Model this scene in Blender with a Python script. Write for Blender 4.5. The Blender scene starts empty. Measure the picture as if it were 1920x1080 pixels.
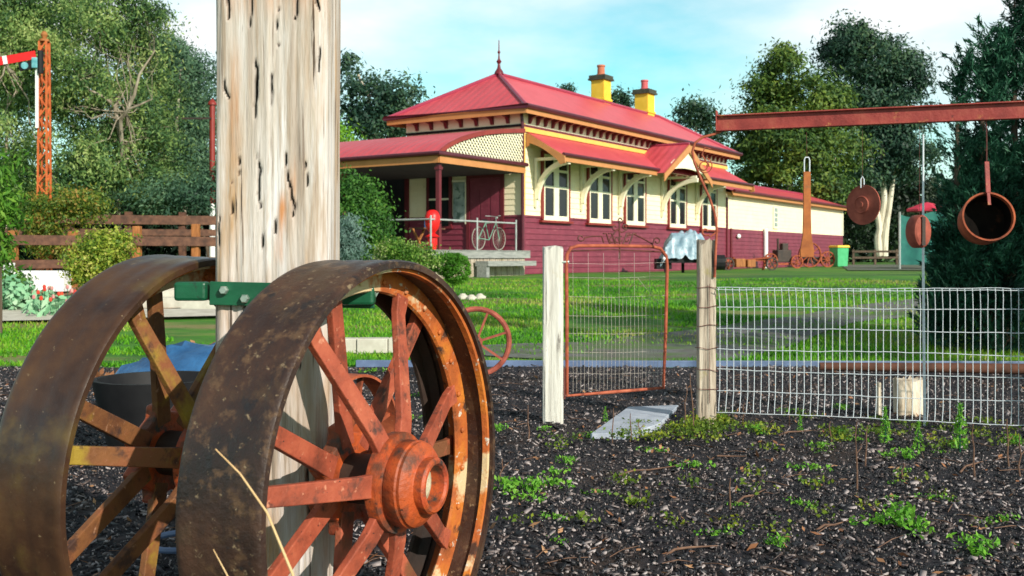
import bpy, bmesh, math, random
import numpy as np
from mathutils import Vector, Matrix, noise
R = math.radians
PI = math.pi
random.seed(7)
rng = np.random.default_rng(7)
scene = bpy.context.scene

# ------------------------------------------------------------ camera
F = 1940.0          # focal length in pixels of the 1920 wide photograph
H = 1.13            # eye height
HY = 482.0          # horizon row
cam_d = bpy.data.cameras.new("camera")
cam = bpy.data.objects.new("camera", cam_d)
scene.collection.objects.link(cam)
cam.location = (0, 0, H)
cam.rotation_euler = (R(90), 0, 0)
cam_d.sensor_width = 36.0
cam_d.lens = 36.0 * F / 1920.0
cam_d.shift_y = -(540 - HY) / 1920.0
cam_d.clip_start = 0.05
cam_d.clip_end = 2000
cam_d.dof.use_dof = True
cam_d.dof.focus_distance = 3.6
cam_d.dof.aperture_fstop = 8.5
scene.camera = cam
scene.view_settings.view_transform = 'Standard'
scene.view_settings.look = 'None'
scene.view_settings.gamma = 1
scene.view_settings.exposure = 0.2

# ------------------------------------------------------------ sun and sky
SUN_AZ = math.atan2(0.62, -0.785)      # direction towards the sun (x, y)
SUN_EL = R(27)
sd = Vector((math.sin(SUN_AZ) * math.cos(SUN_EL), math.cos(SUN_AZ) * math.cos(SUN_EL), math.sin(SUN_EL)))
sun_d = bpy.data.lights.new("sun", 'SUN')
sun_d.energy = 5.0
sun_d.angle = R(0.5)
sun_d.color = (1.0, 0.93, 0.80)
sun = bpy.data.objects.new("sun", sun_d)
scene.collection.objects.link(sun)
sun.rotation_euler = sd.to_track_quat('Z', 'Y').to_euler()
sun.location = (10, -20, 30)

world = bpy.data.worlds.new("World")
scene.world = world
world.use_nodes = True
nt = world.node_tree
nt.nodes.clear()
def N(t, kind, **kw):
    n = t.nodes.new(kind)
    for k, v in kw.items():
        setattr(n, k, v)
    return n
wo = N(nt, 'ShaderNodeOutputWorld')
bg = N(nt, 'ShaderNodeBackground')
bg.inputs[1].default_value = 0.125
sky = N(nt, 'ShaderNodeTexSky', sky_type='NISHITA', sun_disc=False)
sky.sun_elevation = SUN_EL
sky.sun_rotation = SUN_AZ
sky.air_density = 1.0
sky.dust_density = 0.6
tc = N(nt, 'ShaderNodeTexCoord')
mp = N(nt, 'ShaderNodeMapping')
mp.inputs['Scale'].default_value = (1.0, 1.0, 2.6)
mp.inputs['Location'].default_value = (0.35, 0.0, 0.1)
nz = N(nt, 'ShaderNodeTexNoise')
nz.inputs['Scale'].default_value = 2.6
nz.inputs['Detail'].default_value = 7
nz.inputs['Roughness'].default_value = 0.52
rp = N(nt, 'ShaderNodeValToRGB')
rp.color_ramp.elements[0].position = 0.36
rp.color_ramp.elements[1].position = 0.62
mx = N(nt, 'ShaderNodeMix', data_type='RGBA')
tint = N(nt, 'ShaderNodeMix', data_type='RGBA', blend_type='MULTIPLY')
tint.inputs[0].default_value = 1.0
tint.inputs[7].default_value = (0.80, 1.45, 1.22, 1)
L = nt.links.new
L(tc.outputs['Generated'], mp.inputs['Vector'])
L(mp.outputs[0], nz.inputs['Vector'])
L(nz.outputs[0], rp.inputs[0])
L(sky.outputs[0], tint.inputs[6])
L(tint.outputs[2], mx.inputs[6])
L(rp.outputs[0], mx.inputs[0])
mx.inputs[7].default_value = (7.6, 7.9, 8.0, 1)
# the sky deepens towards the zenith
sx = N(nt, 'ShaderNodeSeparateXYZ'); zr = N(nt, 'ShaderNodeMapRange'); zr.inputs[1].default_value = .26; zr.inputs[2].default_value = .62
zr.inputs[3].default_value = 1.0; zr.inputs[4].default_value = 0.42
zm = N(nt, 'ShaderNodeMix', data_type='RGBA', blend_type='MULTIPLY'); zm.inputs[0].default_value = 1.0
L(tc.outputs['Generated'], sx.inputs[0]); L(sx.outputs[2], zr.inputs[0]); L(mx.outputs[2], zm.inputs[6]); L(zr.outputs[0], zm.inputs[7])
L(zm.outputs[2], bg.inputs[0])
L(bg.outputs[0], wo.inputs[0])

# ------------------------------------------------------------ helpers
COL = scene.collection

def P(px, py, d):
    return Vector(((px - 960) / F * d, d, H - (py - HY) / F * d))

def T(x, y):
    """height of the ground"""
    u = min(max((y - 11.5) / 17.5, 0.0), 1.0)
    z = 0.6 * (u * (1.0 + 0.35 * (1 - u)) )
    z += 0.0 if y < 40 else (y - 40) * 0.002
    if y < 10.6:
        z += 0.03 * noise.noise(Vector((x * 0.6, y * 0.6, 3.1))) + 0.012 * noise.noise(Vector((x * 2.7, y * 2.7, 1.1)))
    else:
        z += 0.03 * noise.noise(Vector((x * 0.25, y * 0.25, 7.7)))
    return z

def G(px, py):
    """the ground point seen at a pixel"""
    d = 6.0
    for _ in range(60):
        x = (px - 960) / F * d
        nd = (H - T(x, d)) * F / max(py - HY, 1.0)
        d = d * 0.5 + nd * 0.5
    x = (px - 960) / F * d
    return Vector((x, d, T(x, d)))

def on(px, d):
    x = (px - 960) / F * d
    return Vector((x, d, T(x, d)))

class MB:
    def __init__(s):
        s.v = []; s.f = []
    def add(s, vs, fs):
        o = len(s.v)
        s.v += [tuple(v) for v in vs]
        s.f += [tuple(i + o for i in f) for f in fs]
        return s
    def box(s, c, size, rot=None, taper=1.0):
        x, y, z = size[0] / 2, size[1] / 2, size[2] / 2
        vs = []
        for k in (-1, 1):
            q = taper if k == 1 else 1.0
            for a, b in ((-1, -1), (1, -1), (1, 1), (-1, 1)):
                v = Vector((a * x * q, b * y * q, k * z))
                if rot is not None:
                    v = rot @ v
                vs.append(v + Vector(c))
        return s.add(vs, [(3, 2, 1, 0), (4, 5, 6, 7), (0, 1, 5, 4), (1, 2, 6, 5), (2, 3, 7, 6), (3, 0, 4, 7)])
    def span(s, a, b):
        c = [(a[i] + b[i]) / 2 for i in range(3)]
        return s.box(c, [abs(b[i] - a[i]) for i in range(3)])
    def bar(s, a, b, w, h=None, up=(0, 0, 1)):
        """square bar from a to b; w across, h along up"""
        a = Vector(a); b = Vector(b); h = h or w
        d = (b - a); l = d.length
        if l < 1e-6: return s
        d.normalize(); u = Vector(up)
        if abs(d.dot(u)) > 0.98: u = Vector((1, 0, 0))
        x = d.cross(u).normalized(); y = x.cross(d).normalized()
        m = Matrix((x, d, y)).transposed()
        return s.box((a + b) / 2, (w, l, h), m)
    def tube(s, pts, r, seg=8, cap=True, closed=False, flat=None):
        pts = [Vector(p) for p in pts]
        n = len(pts)
        rs = r if hasattr(r, '__len__') else [r] * n
        prev = None; rings = []
        for i, p in enumerate(pts):
            if closed: t = pts[(i + 1) % n] - pts[i - 1]
            else: t = pts[min(i + 1, n - 1)] - pts[max(i - 1, 0)]
            if t.length < 1e-9: t = Vector((0, 0, 1))
            t.normalize()
            if prev is None:
                ref = Vector((0, 0, 1)) if abs(t.z) < 0.9 else Vector((1, 0, 0))
                x = t.cross(ref).normalized()
            else:
                x = (prev - t * prev.dot(t))
                x = x.normalized() if x.length > 1e-6 else t.orthogonal().normalized()
            prev = x; y = t.cross(x)
            rings.append([p + (x * math.cos(2 * PI * k / seg) + y * math.sin(2 * PI * k / seg)) * rs[i] for k in range(seg)])
        vs = [v for g in rings for v in g]; fs = []
        m = n if closed else n - 1
        for i in range(m):
            a = i * seg; b = ((i + 1) % n) * seg
            for k in range(seg):
                fs.append((a + k, a + (k + 1) % seg, b + (k + 1) % seg, b + k))
        if cap and not closed:
            fs.append(tuple(reversed(range(seg))))
            fs.append(tuple(range((n - 1) * seg, n * seg)))
        return s.add(vs, fs)
    def lathe(s, prof, seg=32, M=None, closed=False):
        """profile (r, h) turned about local z, placed by M"""
        n = len(prof); vs = []
        for r_, h in prof:
            for k in range(seg):
                a = 2 * PI * k / seg
                v = Vector((r_ * math.cos(a), r_ * math.sin(a), h))
                vs.append(M @ v if M is not None else v)
        fs = []
        for i in range(n if closed else n - 1):
            a = i * seg; b = ((i + 1) % n) * seg
            for k in range(seg):
                fs.append((a + k, a + (k + 1) % seg, b + (k + 1) % seg, b + k))
        return s.add(vs, fs)
    def disc(s, r_, h, seg=32, M=None):
        vs = []
        for k in range(seg):
            a = 2 * PI * k / seg
            v = Vector((r_ * math.cos(a), r_ * math.sin(a), h))
            vs.append(M @ v if M is not None else v)
        return s.add(vs, [tuple(range(seg))])
    def prism(s, poly, a, b, f):
        """polygon (u,v) extruded between a and b; f(u,v,w)->xyz"""
        n = len(poly)
        vs = [f(u, v, a) for u, v in poly] + [f(u, v, b) for u, v in poly]
        fs = [tuple(range(n)), tuple(reversed(range(n, 2 * n)))]
        for i in range(n):
            fs.append((i, i + n, (i + 1) % n + n, (i + 1) % n))
        return s.add(vs, fs)
    def ball(s, c, rx, ry, rz, seg=12, rings=8, jit=0.0):
        vs = []; c = Vector(c)
        for i in range(rings + 1):
            th = PI * i / rings
            for k in range(seg):
                a = 2 * PI * k / seg
                d = Vector((math.sin(th) * math.cos(a), math.sin(th) * math.sin(a), math.cos(th)))
                q = 1 + (jit * noise.noise(d * 2.3 + c) if jit else 0)
                vs.append(c + Vector((d.x * rx * q, d.y * ry * q, d.z * rz * q)))
        fs = []
        for i in range(rings):
            for k in range(seg):
                fs.append((i * seg + k, (i + 1) * seg + k, (i + 1) * seg + (k + 1) % seg, i * seg + (k + 1) % seg))
        return s.add(vs, fs)
    def build(s, name, mat, parent=None, smooth=False, bevel=0.0, fix=True):
        me = bpy.data.meshes.new(name)
        me.from_pydata(s.v, [], s.f)
        me.materials.append(mat)
        if fix:
            bm = bmesh.new(); bm.from_mesh(me)
            bmesh.ops.remove_doubles(bm, verts=bm.verts, dist=1e-5)
            bmesh.ops.dissolve_degenerate(bm, edges=bm.edges, dist=1e-5)
            bmesh.ops.recalc_face_normals(bm, faces=bm.faces)
            bm.to_mesh(me); bm.free()
        if smooth:
            me.polygons.foreach_set('use_smooth', [True] * len(me.polygons))
        o = bpy.data.objects.new(name, me)
        COL.objects.link(o)
        if parent is not None: o.parent = parent
        if bevel:
            b = o.modifiers.new("bevel", 'BEVEL'); b.width = bevel; b.segments = 2; b.limit_method = 'ANGLE'; b.angle_limit = R(40)
        if smooth:
            try:
                me.set_sharp_from_angle(angle=R(38))
            except Exception:
                pass
        return o

def fastmesh(name, V, Fq, mat, parent=None, attr=None):
    """V (n,3), Fq (m,k) numpy"""
    me = bpy.data.meshes.new(name)
    k = Fq.shape[1]
    me.vertices.add(len(V)); me.vertices.foreach_set('co', V.astype(np.float32).ravel())
    me.loops.add(Fq.size); me.loops.foreach_set('vertex_index', Fq.astype(np.int32).ravel())
    me.polygons.add(len(Fq)); me.polygons.foreach_set('loop_start', np.arange(0, Fq.size, k, dtype=np.int32))
    me.update(calc_edges=True)
    me.materials.append(mat)
    o = bpy.data.objects.new(name, me)
    COL.objects.link(o)
    if parent is not None: o.parent = parent
    return o

def tag(o, label, cat, group=None, kind=None):
    o['label'] = label; o['category'] = cat
    if group: o['group'] = group
    if kind: o['kind'] = kind
    return o

def thing(name, label, cat, loc=(0, 0, 0), rz=0.0, group=None):
    o = bpy.data.objects.new(name, None)
    COL.objects.link(o)
    o.empty_display_size = 0.2
    o.location = loc; o.rotation_euler = (0, 0, rz)
    return tag(o, label, cat, group)

def copy_tree(o, parent=None):
    c = o.copy(); COL.objects.link(c)
    if parent is not None: c.parent = parent
    for ch in list(o.children): copy_tree(ch, c)
    return c

# ------------------------------------------------------------ materials
def mat(name, cols, scale=4.0, stretch=(1, 1, 1), detail=6, rough=0.7, bump=0.0, bscale=None, metal=0.0,
        spec=0.4, pos=None, rough2=None, layers=(), dist=0.0, coords='Object', bdist=0.01):
    """cols: list of colours spread over a noise ramp; layers: (scale, stretch, lo, hi, colour) masks painted over"""
    m = bpy.data.materials.new(name); m.use_nodes = True
    t = m.node_tree; t.nodes.clear()
    out = N(t, 'ShaderNodeOutputMaterial'); b = N(t, 'ShaderNodeBsdfPrincipled')
    t.links.new(b.outputs[0], out.inputs[0])
    tc = N(t, 'ShaderNodeTexCoord')
    def nzn(sc, st, det, off=0.0, dist_=0.0):
        mp = N(t, 'ShaderNodeMapping'); mp.inputs['Scale'].default_value = st
        mp.inputs['Location'].default_value = (off, off * 0.7, off * 1.3)
        t.links.new(tc.outputs[coords], mp.inputs[0])
        n = N(t, 'ShaderNodeTexNoise'); n.inputs['Scale'].default_value = sc; n.inputs['Detail'].default_value = det
        n.inputs['Roughness'].default_value = 0.62; n.inputs['Distortion'].default_value = dist_
        t.links.new(mp.outputs[0], n.inputs['Vector'])
        return n
    n0 = nzn(scale, stretch, detail, 0.0, dist)
    rp = N(t, 'ShaderNodeValToRGB')
    e = rp.color_ramp.elements
    k = len(cols)
    ps = pos or [0.30 + 0.40 * i / max(k - 1, 1) for i in range(k)]
    e[0].position = ps[0]; e[0].color = (*cols[0], 1)
    e[1].position = ps[-1] if k > 1 else 1.0; e[1].color = (*cols[-1], 1)
    for i in range(1, k - 1):
        q = e.new(ps[i]); q.color = (*cols[i], 1)
    t.links.new(n0.outputs[0], rp.inputs[0])
    col = rp.outputs[0]
    for i, (sc, st, lo, hi, c) in enumerate(layers):
        nl = nzn(sc, st, 5, 3.7 * (i + 1))
        mr = N(t, 'ShaderNodeMapRange'); mr.inputs[1].default_value = lo; mr.inputs[2].default_value = hi
        t.links.new(nl.outputs[0], mr.inputs[0])
        mx = N(t, 'ShaderNodeMix', data_type='RGBA')
        t.links.new(mr.outputs[0], mx.inputs[0]); t.links.new(col, mx.inputs[6]); mx.inputs[7].default_value = (*c, 1)
        col = mx.outputs[2]
    t.links.new(col, b.inputs['Base Color'])
    b.inputs['Metallic'].default_value = metal
    b.inputs['Specular IOR Level'].default_value = spec
    if rough2 is not None:
        mr = N(t, 'ShaderNodeMapRange'); mr.inputs[1].default_value = 0.3; mr.inputs[2].default_value = 0.7
        mr.inputs[3].default_value = rough; mr.inputs[4].default_value = rough2
        t.links.new(n0.outputs[0], mr.inputs[0]); t.links.new(mr.outputs[0], b.inputs['Roughness'])
    else:
        b.inputs['Roughness'].default_value = rough
    if bump:
        nb = nzn(bscale or scale * 3, stretch, 8, 11.0)
        bp = N(t, 'ShaderNodeBump'); bp.inputs['Strength'].default_value = bump; bp.inputs['Distance'].default_value = bdist
        t.links.new(nb.outputs[0], bp.inputs['Height']); t.links.new(bp.outputs[0], b.inputs['Normal'])
    return m

def leafmat(name, cols, rough=0.55, trans=0.35, big=0.5, coords='Object', spec=0.3, rnd=.45, amp=1.3):
    m = bpy.data.materials.new(name); m.use_nodes = True
    t = m.node_tree; t.nodes.clear()
    out = N(t, 'ShaderNodeOutputMaterial'); b = N(t, 'ShaderNodeBsdfPrincipled')
    ge = N(t, 'ShaderNodeNewGeometry'); tc = N(t, 'ShaderNodeTexCoord')
    n = N(t, 'ShaderNodeTexNoise'); n.inputs['Scale'].default_value = big; n.inputs['Detail'].default_value = 3
    t.links.new(tc.outputs[coords], n.inputs['Vector'])
    ad = N(t, 'ShaderNodeMath', operation='MULTIPLY_ADD'); ad.inputs[1].default_value = rnd
    t.links.new(ge.outputs['Random Per Island'], ad.inputs[0])
    ml = N(t, 'ShaderNodeMath', operation='MULTIPLY_ADD'); ml.inputs[1].default_value = amp; ml.inputs[2].default_value = .28 - amp * .5 - (rnd - .45) * .6
    t.links.new(n.outputs[0], ml.inputs[0]); t.links.new(ml.outputs[0], ad.inputs[2])
    rp = N(t, 'ShaderNodeValToRGB'); e = rp.color_ramp.elements; k = len(cols)
    e[0].position = 0.1; e[0].color = (*cols[0], 1); e[1].position = 0.9; e[1].color = (*cols[-1], 1)
    for i in range(1, k - 1):
        q = e.new(0.1 + 0.8 * i / (k - 1)); q.color = (*cols[i], 1)
    t.links.new(ad.outputs[0], rp.inputs[0])
    t.links.new(rp.outputs[0], b.inputs['Base Color'])
    b.inputs['Roughness'].default_value = rough; b.inputs['Specular IOR Level'].default_value = spec
    tr = N(t, 'ShaderNodeBsdfTranslucent'); t.links.new(rp.outputs[0], tr.inputs[0])
    ms = N(t, 'ShaderNodeMixShader'); ms.inputs[0].default_value = trans
    t.links.new(b.outputs[0], ms.inputs[1]); t.links.new(tr.outputs[0], ms.inputs[2]); t.links.new(ms.outputs[0], out.inputs[0])
    return m

M = {}
M['rust'] = mat('rust', [(0.08, 0.02, 0.01), (0.30, 0.065, 0.025), (0.46, 0.11, 0.04)], 9, rough=0.8, bump=0.5, bscale=60, bdist=0.004,
                layers=[(14, (1, 1, 1), 0.60, 0.72, (0.05, 0.02, 0.015)), (30, (1, 1, 1), 0.66, 0.76, (0.50, 0.22, 0.12))])
M['spoke'] = mat('spoke_paint', [(0.13, 0.030, 0.016), (0.33, 0.068, 0.034), (0.46, 0.12, 0.06)], 7, rough=0.62, bump=0.9, bscale=70, bdist=0.003,
                 layers=[(13, (1, 1, 1), 0.54, 0.66, (0.075, 0.030, 0.022)), (45, (1, 1, 1), 0.62, 0.70, (0.50, 0.20, 0.12)), (4, (1, 1, 1), 0.56, 0.64, (0.16, 0.06, 0.025)), (60, (1, 1, 1), 0.66, 0.70, (0.03, 0.015, 0.012))])
M['spoke_ochre'] = mat('spoke_ochre', [(0.09, 0.032, 0.016), (0.20, 0.080, 0.028), (0.24, 0.070, 0.034)], 6, rough=0.65, bump=0.9, bscale=70, bdist=0.003,
                 layers=[(3, (1, 1, 1), 0.52, 0.60, (0.30, 0.20, 0.025)), (13, (1, 1, 1), 0.56, 0.66, (0.06, 0.028, 0.02)), (45, (1, 1, 1), 0.63, 0.72, (0.34, 0.18, 0.11))])
M['hub'] = mat('hub_paint', [(0.17, 0.032, 0.012), (0.45, 0.080, 0.018), (0.42, 0.055, 0.03)], 8, rough=0.5, bump=0.9, bscale=60, bdist=0.004,
               layers=[(7, (1, 1, 1), 0.52, 0.62, (0.12, 0.040, 0.022)), (9, (1, 1, 1), 0.58, 0.66, (0.04, 0.035, 0.032)), (40, (1, 1, 1), 0.64, 0.70, (0.05, 0.02, 0.015))])
M['tread'] = mat('tread_iron', [(0.010, 0.005, 0.005), (0.034, 0.014, 0.009), (0.075, 0.030, 0.014)], 5, rough=0.36, rough2=0.7, bump=0.7, bscale=55, bdist=0.005, spec=0.55,
                 layers=[(26, (1, 1, 1), 0.54, 0.66, (0.10, 0.052, 0.026)), (9, (1, 1, 1), 0.54, 0.66, (0.055, 0.028, 0.014)), (48, (1, 1, 1), 0.62, 0.70, (0.24, 0.17, 0.10)), (18, (1, 1, 1), 0.60, 0.68, (0.012, 0.008, 0.009))])
M['tread2'] = mat('tread_smooth', [(0.016, 0.008, 0.007), (0.048, 0.021, 0.011), (0.085, 0.038, 0.014)], 5, rough=0.30, rough2=0.55, bump=0.35, bscale=40, bdist=0.004, spec=0.55,
                 layers=[(5, (1, 1, 1), 0.52, 0.66, (0.085, 0.050, 0.014)), (60, (1, 1, 1), 0.66, 0.72, (0.2, 0.14, 0.08))])
M['rim_in'] = mat('rim_inner', [(0.10, 0.03, 0.012), (0.42, 0.10, 0.02), (0.58, 0.20, 0.02)], 6, rough=0.7, bump=0.9, bscale=50, bdist=0.005,
                  layers=[(5, (1, 1, 1), 0.56, 0.62, (0.60, 0.45, 0.26)), (9, (1, 1, 1), 0.60, 0.66, (0.06, 0.025, 0.015)), (26, (1, 1, 1), 0.62, 0.67, (0.55, 0.50, 0.42))])
M['darkiron'] = mat('dark_iron', [(0.015, 0.012, 0.012), (0.06, 0.035, 0.025)], 6, rough=0.6, bump=0.3)
M['plug'] = mat('hub_plug', [(0.35, 0.30, 0.18), (0.62, 0.58, 0.45)], 20, rough=0.9, bump=0.5)
M['greenpaint'] = mat('green_paint', [(0.005, 0.05, 0.025), (0.008, 0.10, 0.045)], 8, rough=0.35, bump=0.2, layers=[(25, (1, 1, 1), 0.64, 0.72, (0.02, 0.02, 0.02))])
M['bolt'] = mat('bolt_steel', [(0.25, 0.33, 0.30), (0.5, 0.58, 0.52)], 20, rough=0.35, metal=0.6)
M['post'] = mat('weathered_wood', [(0.26, 0.19, 0.145), (0.49, 0.43, 0.39), (0.64, 0.61, 0.62)], 4, stretch=(3, 3, 0.30), rough=0.85, bump=0.8, bscale=14, dist=0.5, bdist=0.008,
                layers=[(2.4, (3.0, 3.0, 0.45), 0.50, 0.66, (0.40, 0.24, 0.12)), (12, (3.6, 3.6, 0.20), 0.54, 0.66, (0.36, 0.28, 0.22)), (40, (3, 3, .12), 0.56, 0.66, (0.45, 0.38, 0.32)),
                        (22, (4, 4, .10), 0.60, 0.66, (0.20, 0.15, 0.12)), (11, (5.0, 5.0, 0.12), 0.655, 0.675, (0.08, 0.055, 0.04)), (1.7, (5, 5, 0.7), 0.66, 0.72, (0.50, 0.20, 0.04))])
def wear_layers(m):
    t = m.node_tree; b = [q for q in t.nodes if q.type == 'BSDF_PRINCIPLED'][0]
    src = b.inputs['Base Color'].links[0].from_socket
    for an, c in (('stain', (0.46, 0.17, 0.035)), ('crack', (0.018, 0.013, 0.012))):
        at = N(t, 'ShaderNodeAttribute'); at.attribute_name = an; mx = N(t, 'ShaderNodeMix', data_type='RGBA')
        t.links.new(at.outputs['Fac'], mx.inputs[0]); t.links.new(src, mx.inputs[6]); mx.inputs[7].default_value = (*c, 1); src = mx.outputs[2]
    t.links.new(src, b.inputs['Base Color'])
wear_layers(M['post'])
M['greypost'] = mat('grey_wood', [(0.42, 0.40, 0.36), (0.74, 0.72, 0.66)], 9, stretch=(4, 4, 0.3), rough=0.9, bump=0.6, bscale=20,
                    layers=[(16, (4, 4, 0.2), 0.62, 0.68, (0.12, 0.10, 0.09)), (4, (1, 1, 1), 0.60, 0.70, (0.50, 0.42, 0.26))])
M['brownpost'] = mat('brown_grey_wood', [(0.17, 0.14, 0.11), (0.40, 0.33, 0.26), (0.58, 0.51, 0.42)], 9, stretch=(4, 4, 0.3), rough=0.9, bump=0.6, bscale=20,
                    layers=[(14, (4, 4, 0.25), 0.58, 0.66, (0.09, 0.07, 0.06)), (4, (1, 1, 1), 0.58, 0.68, (0.30, 0.26, 0.08))])
M['railwood'] = mat('rail_wood', [(0.045, 0.020, 0.013), (0.105, 0.045, 0.027), (0.17, 0.078, 0.045)], 7, stretch=(1, 1, 1), rough=0.75, bump=0.3)
M['orangewood'] = mat('orange_wood', [(0.20, 0.07, 0.02), (0.44, 0.17, 0.05)], 7, stretch=(2, 2, .5), rough=0.75, bump=0.3)
M['cream'] = mat('cream_paint', [(0.85, 0.73, 0.49), (0.88, 0.78, 0.57)], 2, rough=0.6, bump=0.05, layers=[(6, (1, 1, 1), 0.60, 0.8, (0.58, 0.49, 0.30)), (3, (8, 8, .4), 0.60, 0.75, (0.66, 0.56, 0.36))])
M['creamtrim'] = mat('cream_trim', [(0.80, 0.74, 0.54), (0.85, 0.80, 0.62)], 3, rough=0.5)
M['burg'] = mat('burgundy_paint', [(0.15, 0.022, 0.042), (0.22, 0.036, 0.062)], 2, rough=0.5, layers=[(5, (.6, .6, 3), 0.56, 0.74, (0.29, 0.075, 0.10)), (3, (6, 6, .5), .62, .74, (0.12, .02, .035))])
M['burgdark'] = mat('burgundy_trim', [(0.10, 0.010, 0.018), (0.15, 0.018, 0.026)], 3, rough=0.4)
M['redtrim'] = mat('red_trim', [(0.20, 0.02, 0.018), (0.27, 0.035, 0.025)], 3, rough=0.4)
M['tan'] = mat('tan_fascia', [(0.46, 0.19, 0.065), (0.55, 0.24, 0.085)], 3, rough=0.5)
M['yellowtrim'] = mat('yellow_trim', [(0.72, 0.43, 0.09), (0.78, 0.50, 0.12)], 3, rough=0.5)
def roofmat(name, ax):
    st = (4, .5, .5) if ax == 'X' else (.5, 4, .5)
    m = mat(name, [(0.52, 0.062, 0.082), (0.62, 0.085, 0.11)], 1.2, rough=0.42, spec=0.5, layers=[(2, st, 0.5, 0.72, (0.46, 0.060, 0.080)), (5, st, 0.62, 0.8, (0.64, 0.15, 0.17))])
    t = m.node_tree; b = [q for q in t.nodes if q.type == 'BSDF_PRINCIPLED'][0]
    tc = N(t, 'ShaderNodeTexCoord'); w = N(t, 'ShaderNodeTexWave', wave_type='BANDS', bands_direction=ax); w.inputs['Scale'].default_value = 1.05
    bp = N(t, 'ShaderNodeBump'); bp.inputs['Strength'].default_value = .3; bp.inputs['Distance'].default_value = .03
    t.links.new(tc.outputs['Object'], w.inputs[0]); t.links.new(w.outputs['Fac'], bp.inputs['Height']); t.links.new(bp.outputs[0], b.inputs['Normal'])
    return m
M['roof'] = roofmat('roof_metal', 'X'); M['roof_end'] = roofmat('roof_metal_end', 'Y')
M['ridge'] = mat('ridge_metal', [(0.30, 0.035, 0.075), (0.36, 0.05, 0.09)], 2, rough=0.35)
M['gutter'] = mat('gutter_paint', [(0.065, 0.012, 0.022), (0.10, 0.018, 0.03)], 3, rough=0.35)
M['glass'] = mat('window_glass', [(0.010, 0.012, 0.016), (0.022, 0.022, 0.025)], 1, rough=0.12, spec=0.25)
M['paleglass'] = mat('pale_notice_glass', [(0.16, 0.22, 0.22), (0.45, 0.52, 0.50)], 3, rough=0.25, spec=0.6, layers=[(5, (1, 1, 1), 0.55, 0.62, (0.10, 0.16, 0.14))])
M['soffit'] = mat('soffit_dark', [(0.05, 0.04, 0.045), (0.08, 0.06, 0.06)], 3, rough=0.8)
M['lining'] = mat('lining_boards', [(0.26, 0.17, 0.10), (0.34, 0.23, 0.14)], 4, rough=.8)
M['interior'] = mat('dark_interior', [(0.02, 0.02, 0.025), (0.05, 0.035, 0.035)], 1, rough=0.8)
M['chimney'] = mat('chimney_yellow', [(0.72, 0.44, 0.03), (0.80, 0.54, 0.06)], 3, rough=0.7)
M['chimcap'] = mat('chimney_cap', [(0.03, 0.035, 0.025), (0.07, 0.07, 0.05)], 5, rough=0.8)
M['pot'] = mat('terracotta', [(0.42, 0.13, 0.07), (0.50, 0.17, 0.10)], 6, rough=0.8)
M['potpink'] = mat('pink_terracotta', [(0.48, 0.08, 0.09), (0.55, 0.12, 0.13)], 6, rough=0.8)
M['greydeck'] = mat('grey_decking', [(0.17, 0.18, 0.175), (0.34, 0.35, 0.33)], 6, stretch=(.5, 3, 3), rough=0.85, bump=0.3)
M['galv'] = mat('galvanised_pipe', [(0.30, 0.32, 0.32), (0.48, 0.50, 0.50)], 5, rough=0.4, metal=0.3)
M['wire'] = mat('fence_wire', [(0.50, 0.56, 0.62), (0.74, 0.79, 0.84)], 30, rough=0.45, metal=0.1)
M['thinwire'] = mat('thin_gate_wire', [(0.30, 0.25, 0.22), (0.55, 0.50, 0.46)], 30, rough=0.6)
M['gate'] = mat('gate_rust', [(0.13, 0.028, 0.016), (0.34, 0.075, 0.035), (0.45, 0.13, 0.07)], 12, rough=0.75, bump=0.4, bscale=80, bdist=.002)
M['scroll'] = mat('scroll_iron', [(0.05, 0.016, 0.014), (0.16, 0.04, 0.03)], 14, rough=0.6)
M['beam'] = mat('beam_rust', [(0.16, 0.020, 0.018), (0.30, 0.045, 0.038), (0.38, 0.09, 0.06)], 5, stretch=(1, 1, 1), rough=0.6, bump=0.4, bscale=40,
                layers=[(12, (1, 1, 1), 0.62, 0.7, (0.42, 0.16, 0.06)), (20, (1, 1, 1), 0.66, 0.72, (0.10, 0.03, 0.03))])
M['orangerust'] = mat('orange_rust', [(0.20, 0.055, 0.018), (0.46, 0.15, 0.035)], 10, rough=0.8, bump=0.4, bscale=60, bdist=.003, layers=[(8, (1, 1, 1), 0.62, 0.7, (0.22, 0.12, 0.05))])
M['redrust'] = mat('red_rust', [(0.18, 0.035, 0.022), (0.40, 0.10, 0.065)], 12, rough=0.75, bump=0.4, bscale=60, bdist=.003)
M['red'] = mat('bright_red', [(0.60, 0.010, 0.012), (0.72, 0.020, 0.018)], 3, rough=0.4)
M['white'] = mat('white_paint', [(0.72, 0.73, 0.74), (0.82, 0.82, 0.82)], 3, rough=0.5)
M['black'] = mat('black_paint', [(0.006, 0.006, 0.008), (0.018, 0.018, 0.02)], 4, rough=0.6, spec=.2)
M['pot_shade'] = mat('pot_shade', [(0.004, 0.004, 0.004), (0.014, 0.010, 0.008)], 8, rough=1.0, spec=0.05, layers=[(5, (1, 1, 1), .6, .7, (0.05, 0.02, 0.01))])  # near-black stands in for shade inside the pot, with rust-brown flecks
M['teal'] = mat('teal_glass', [(0.03, 0.20, 0.25), (0.25, 0.55, 0.60)], 4, rough=0.2)
M['signalmast'] = mat('signal_mast_paint', [(0.42, 0.07, 0.02), (0.60, 0.16, 0.04)], 7, rough=0.6)
M['tarp'] = mat('silver_tarp', [(0.10, 0.20, 0.28), (0.42, 0.54, 0.64)], 3.5, rough=0.3, bump=0.5, bscale=6, spec=0.6, bdist=.05)
M['bluetarp'] = mat('blue_tarp', [(0.010, 0.05, 0.14), (0.04, 0.15, 0.34)], 5, rough=0.35, bump=0.6, bscale=9, bdist=.04)
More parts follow.
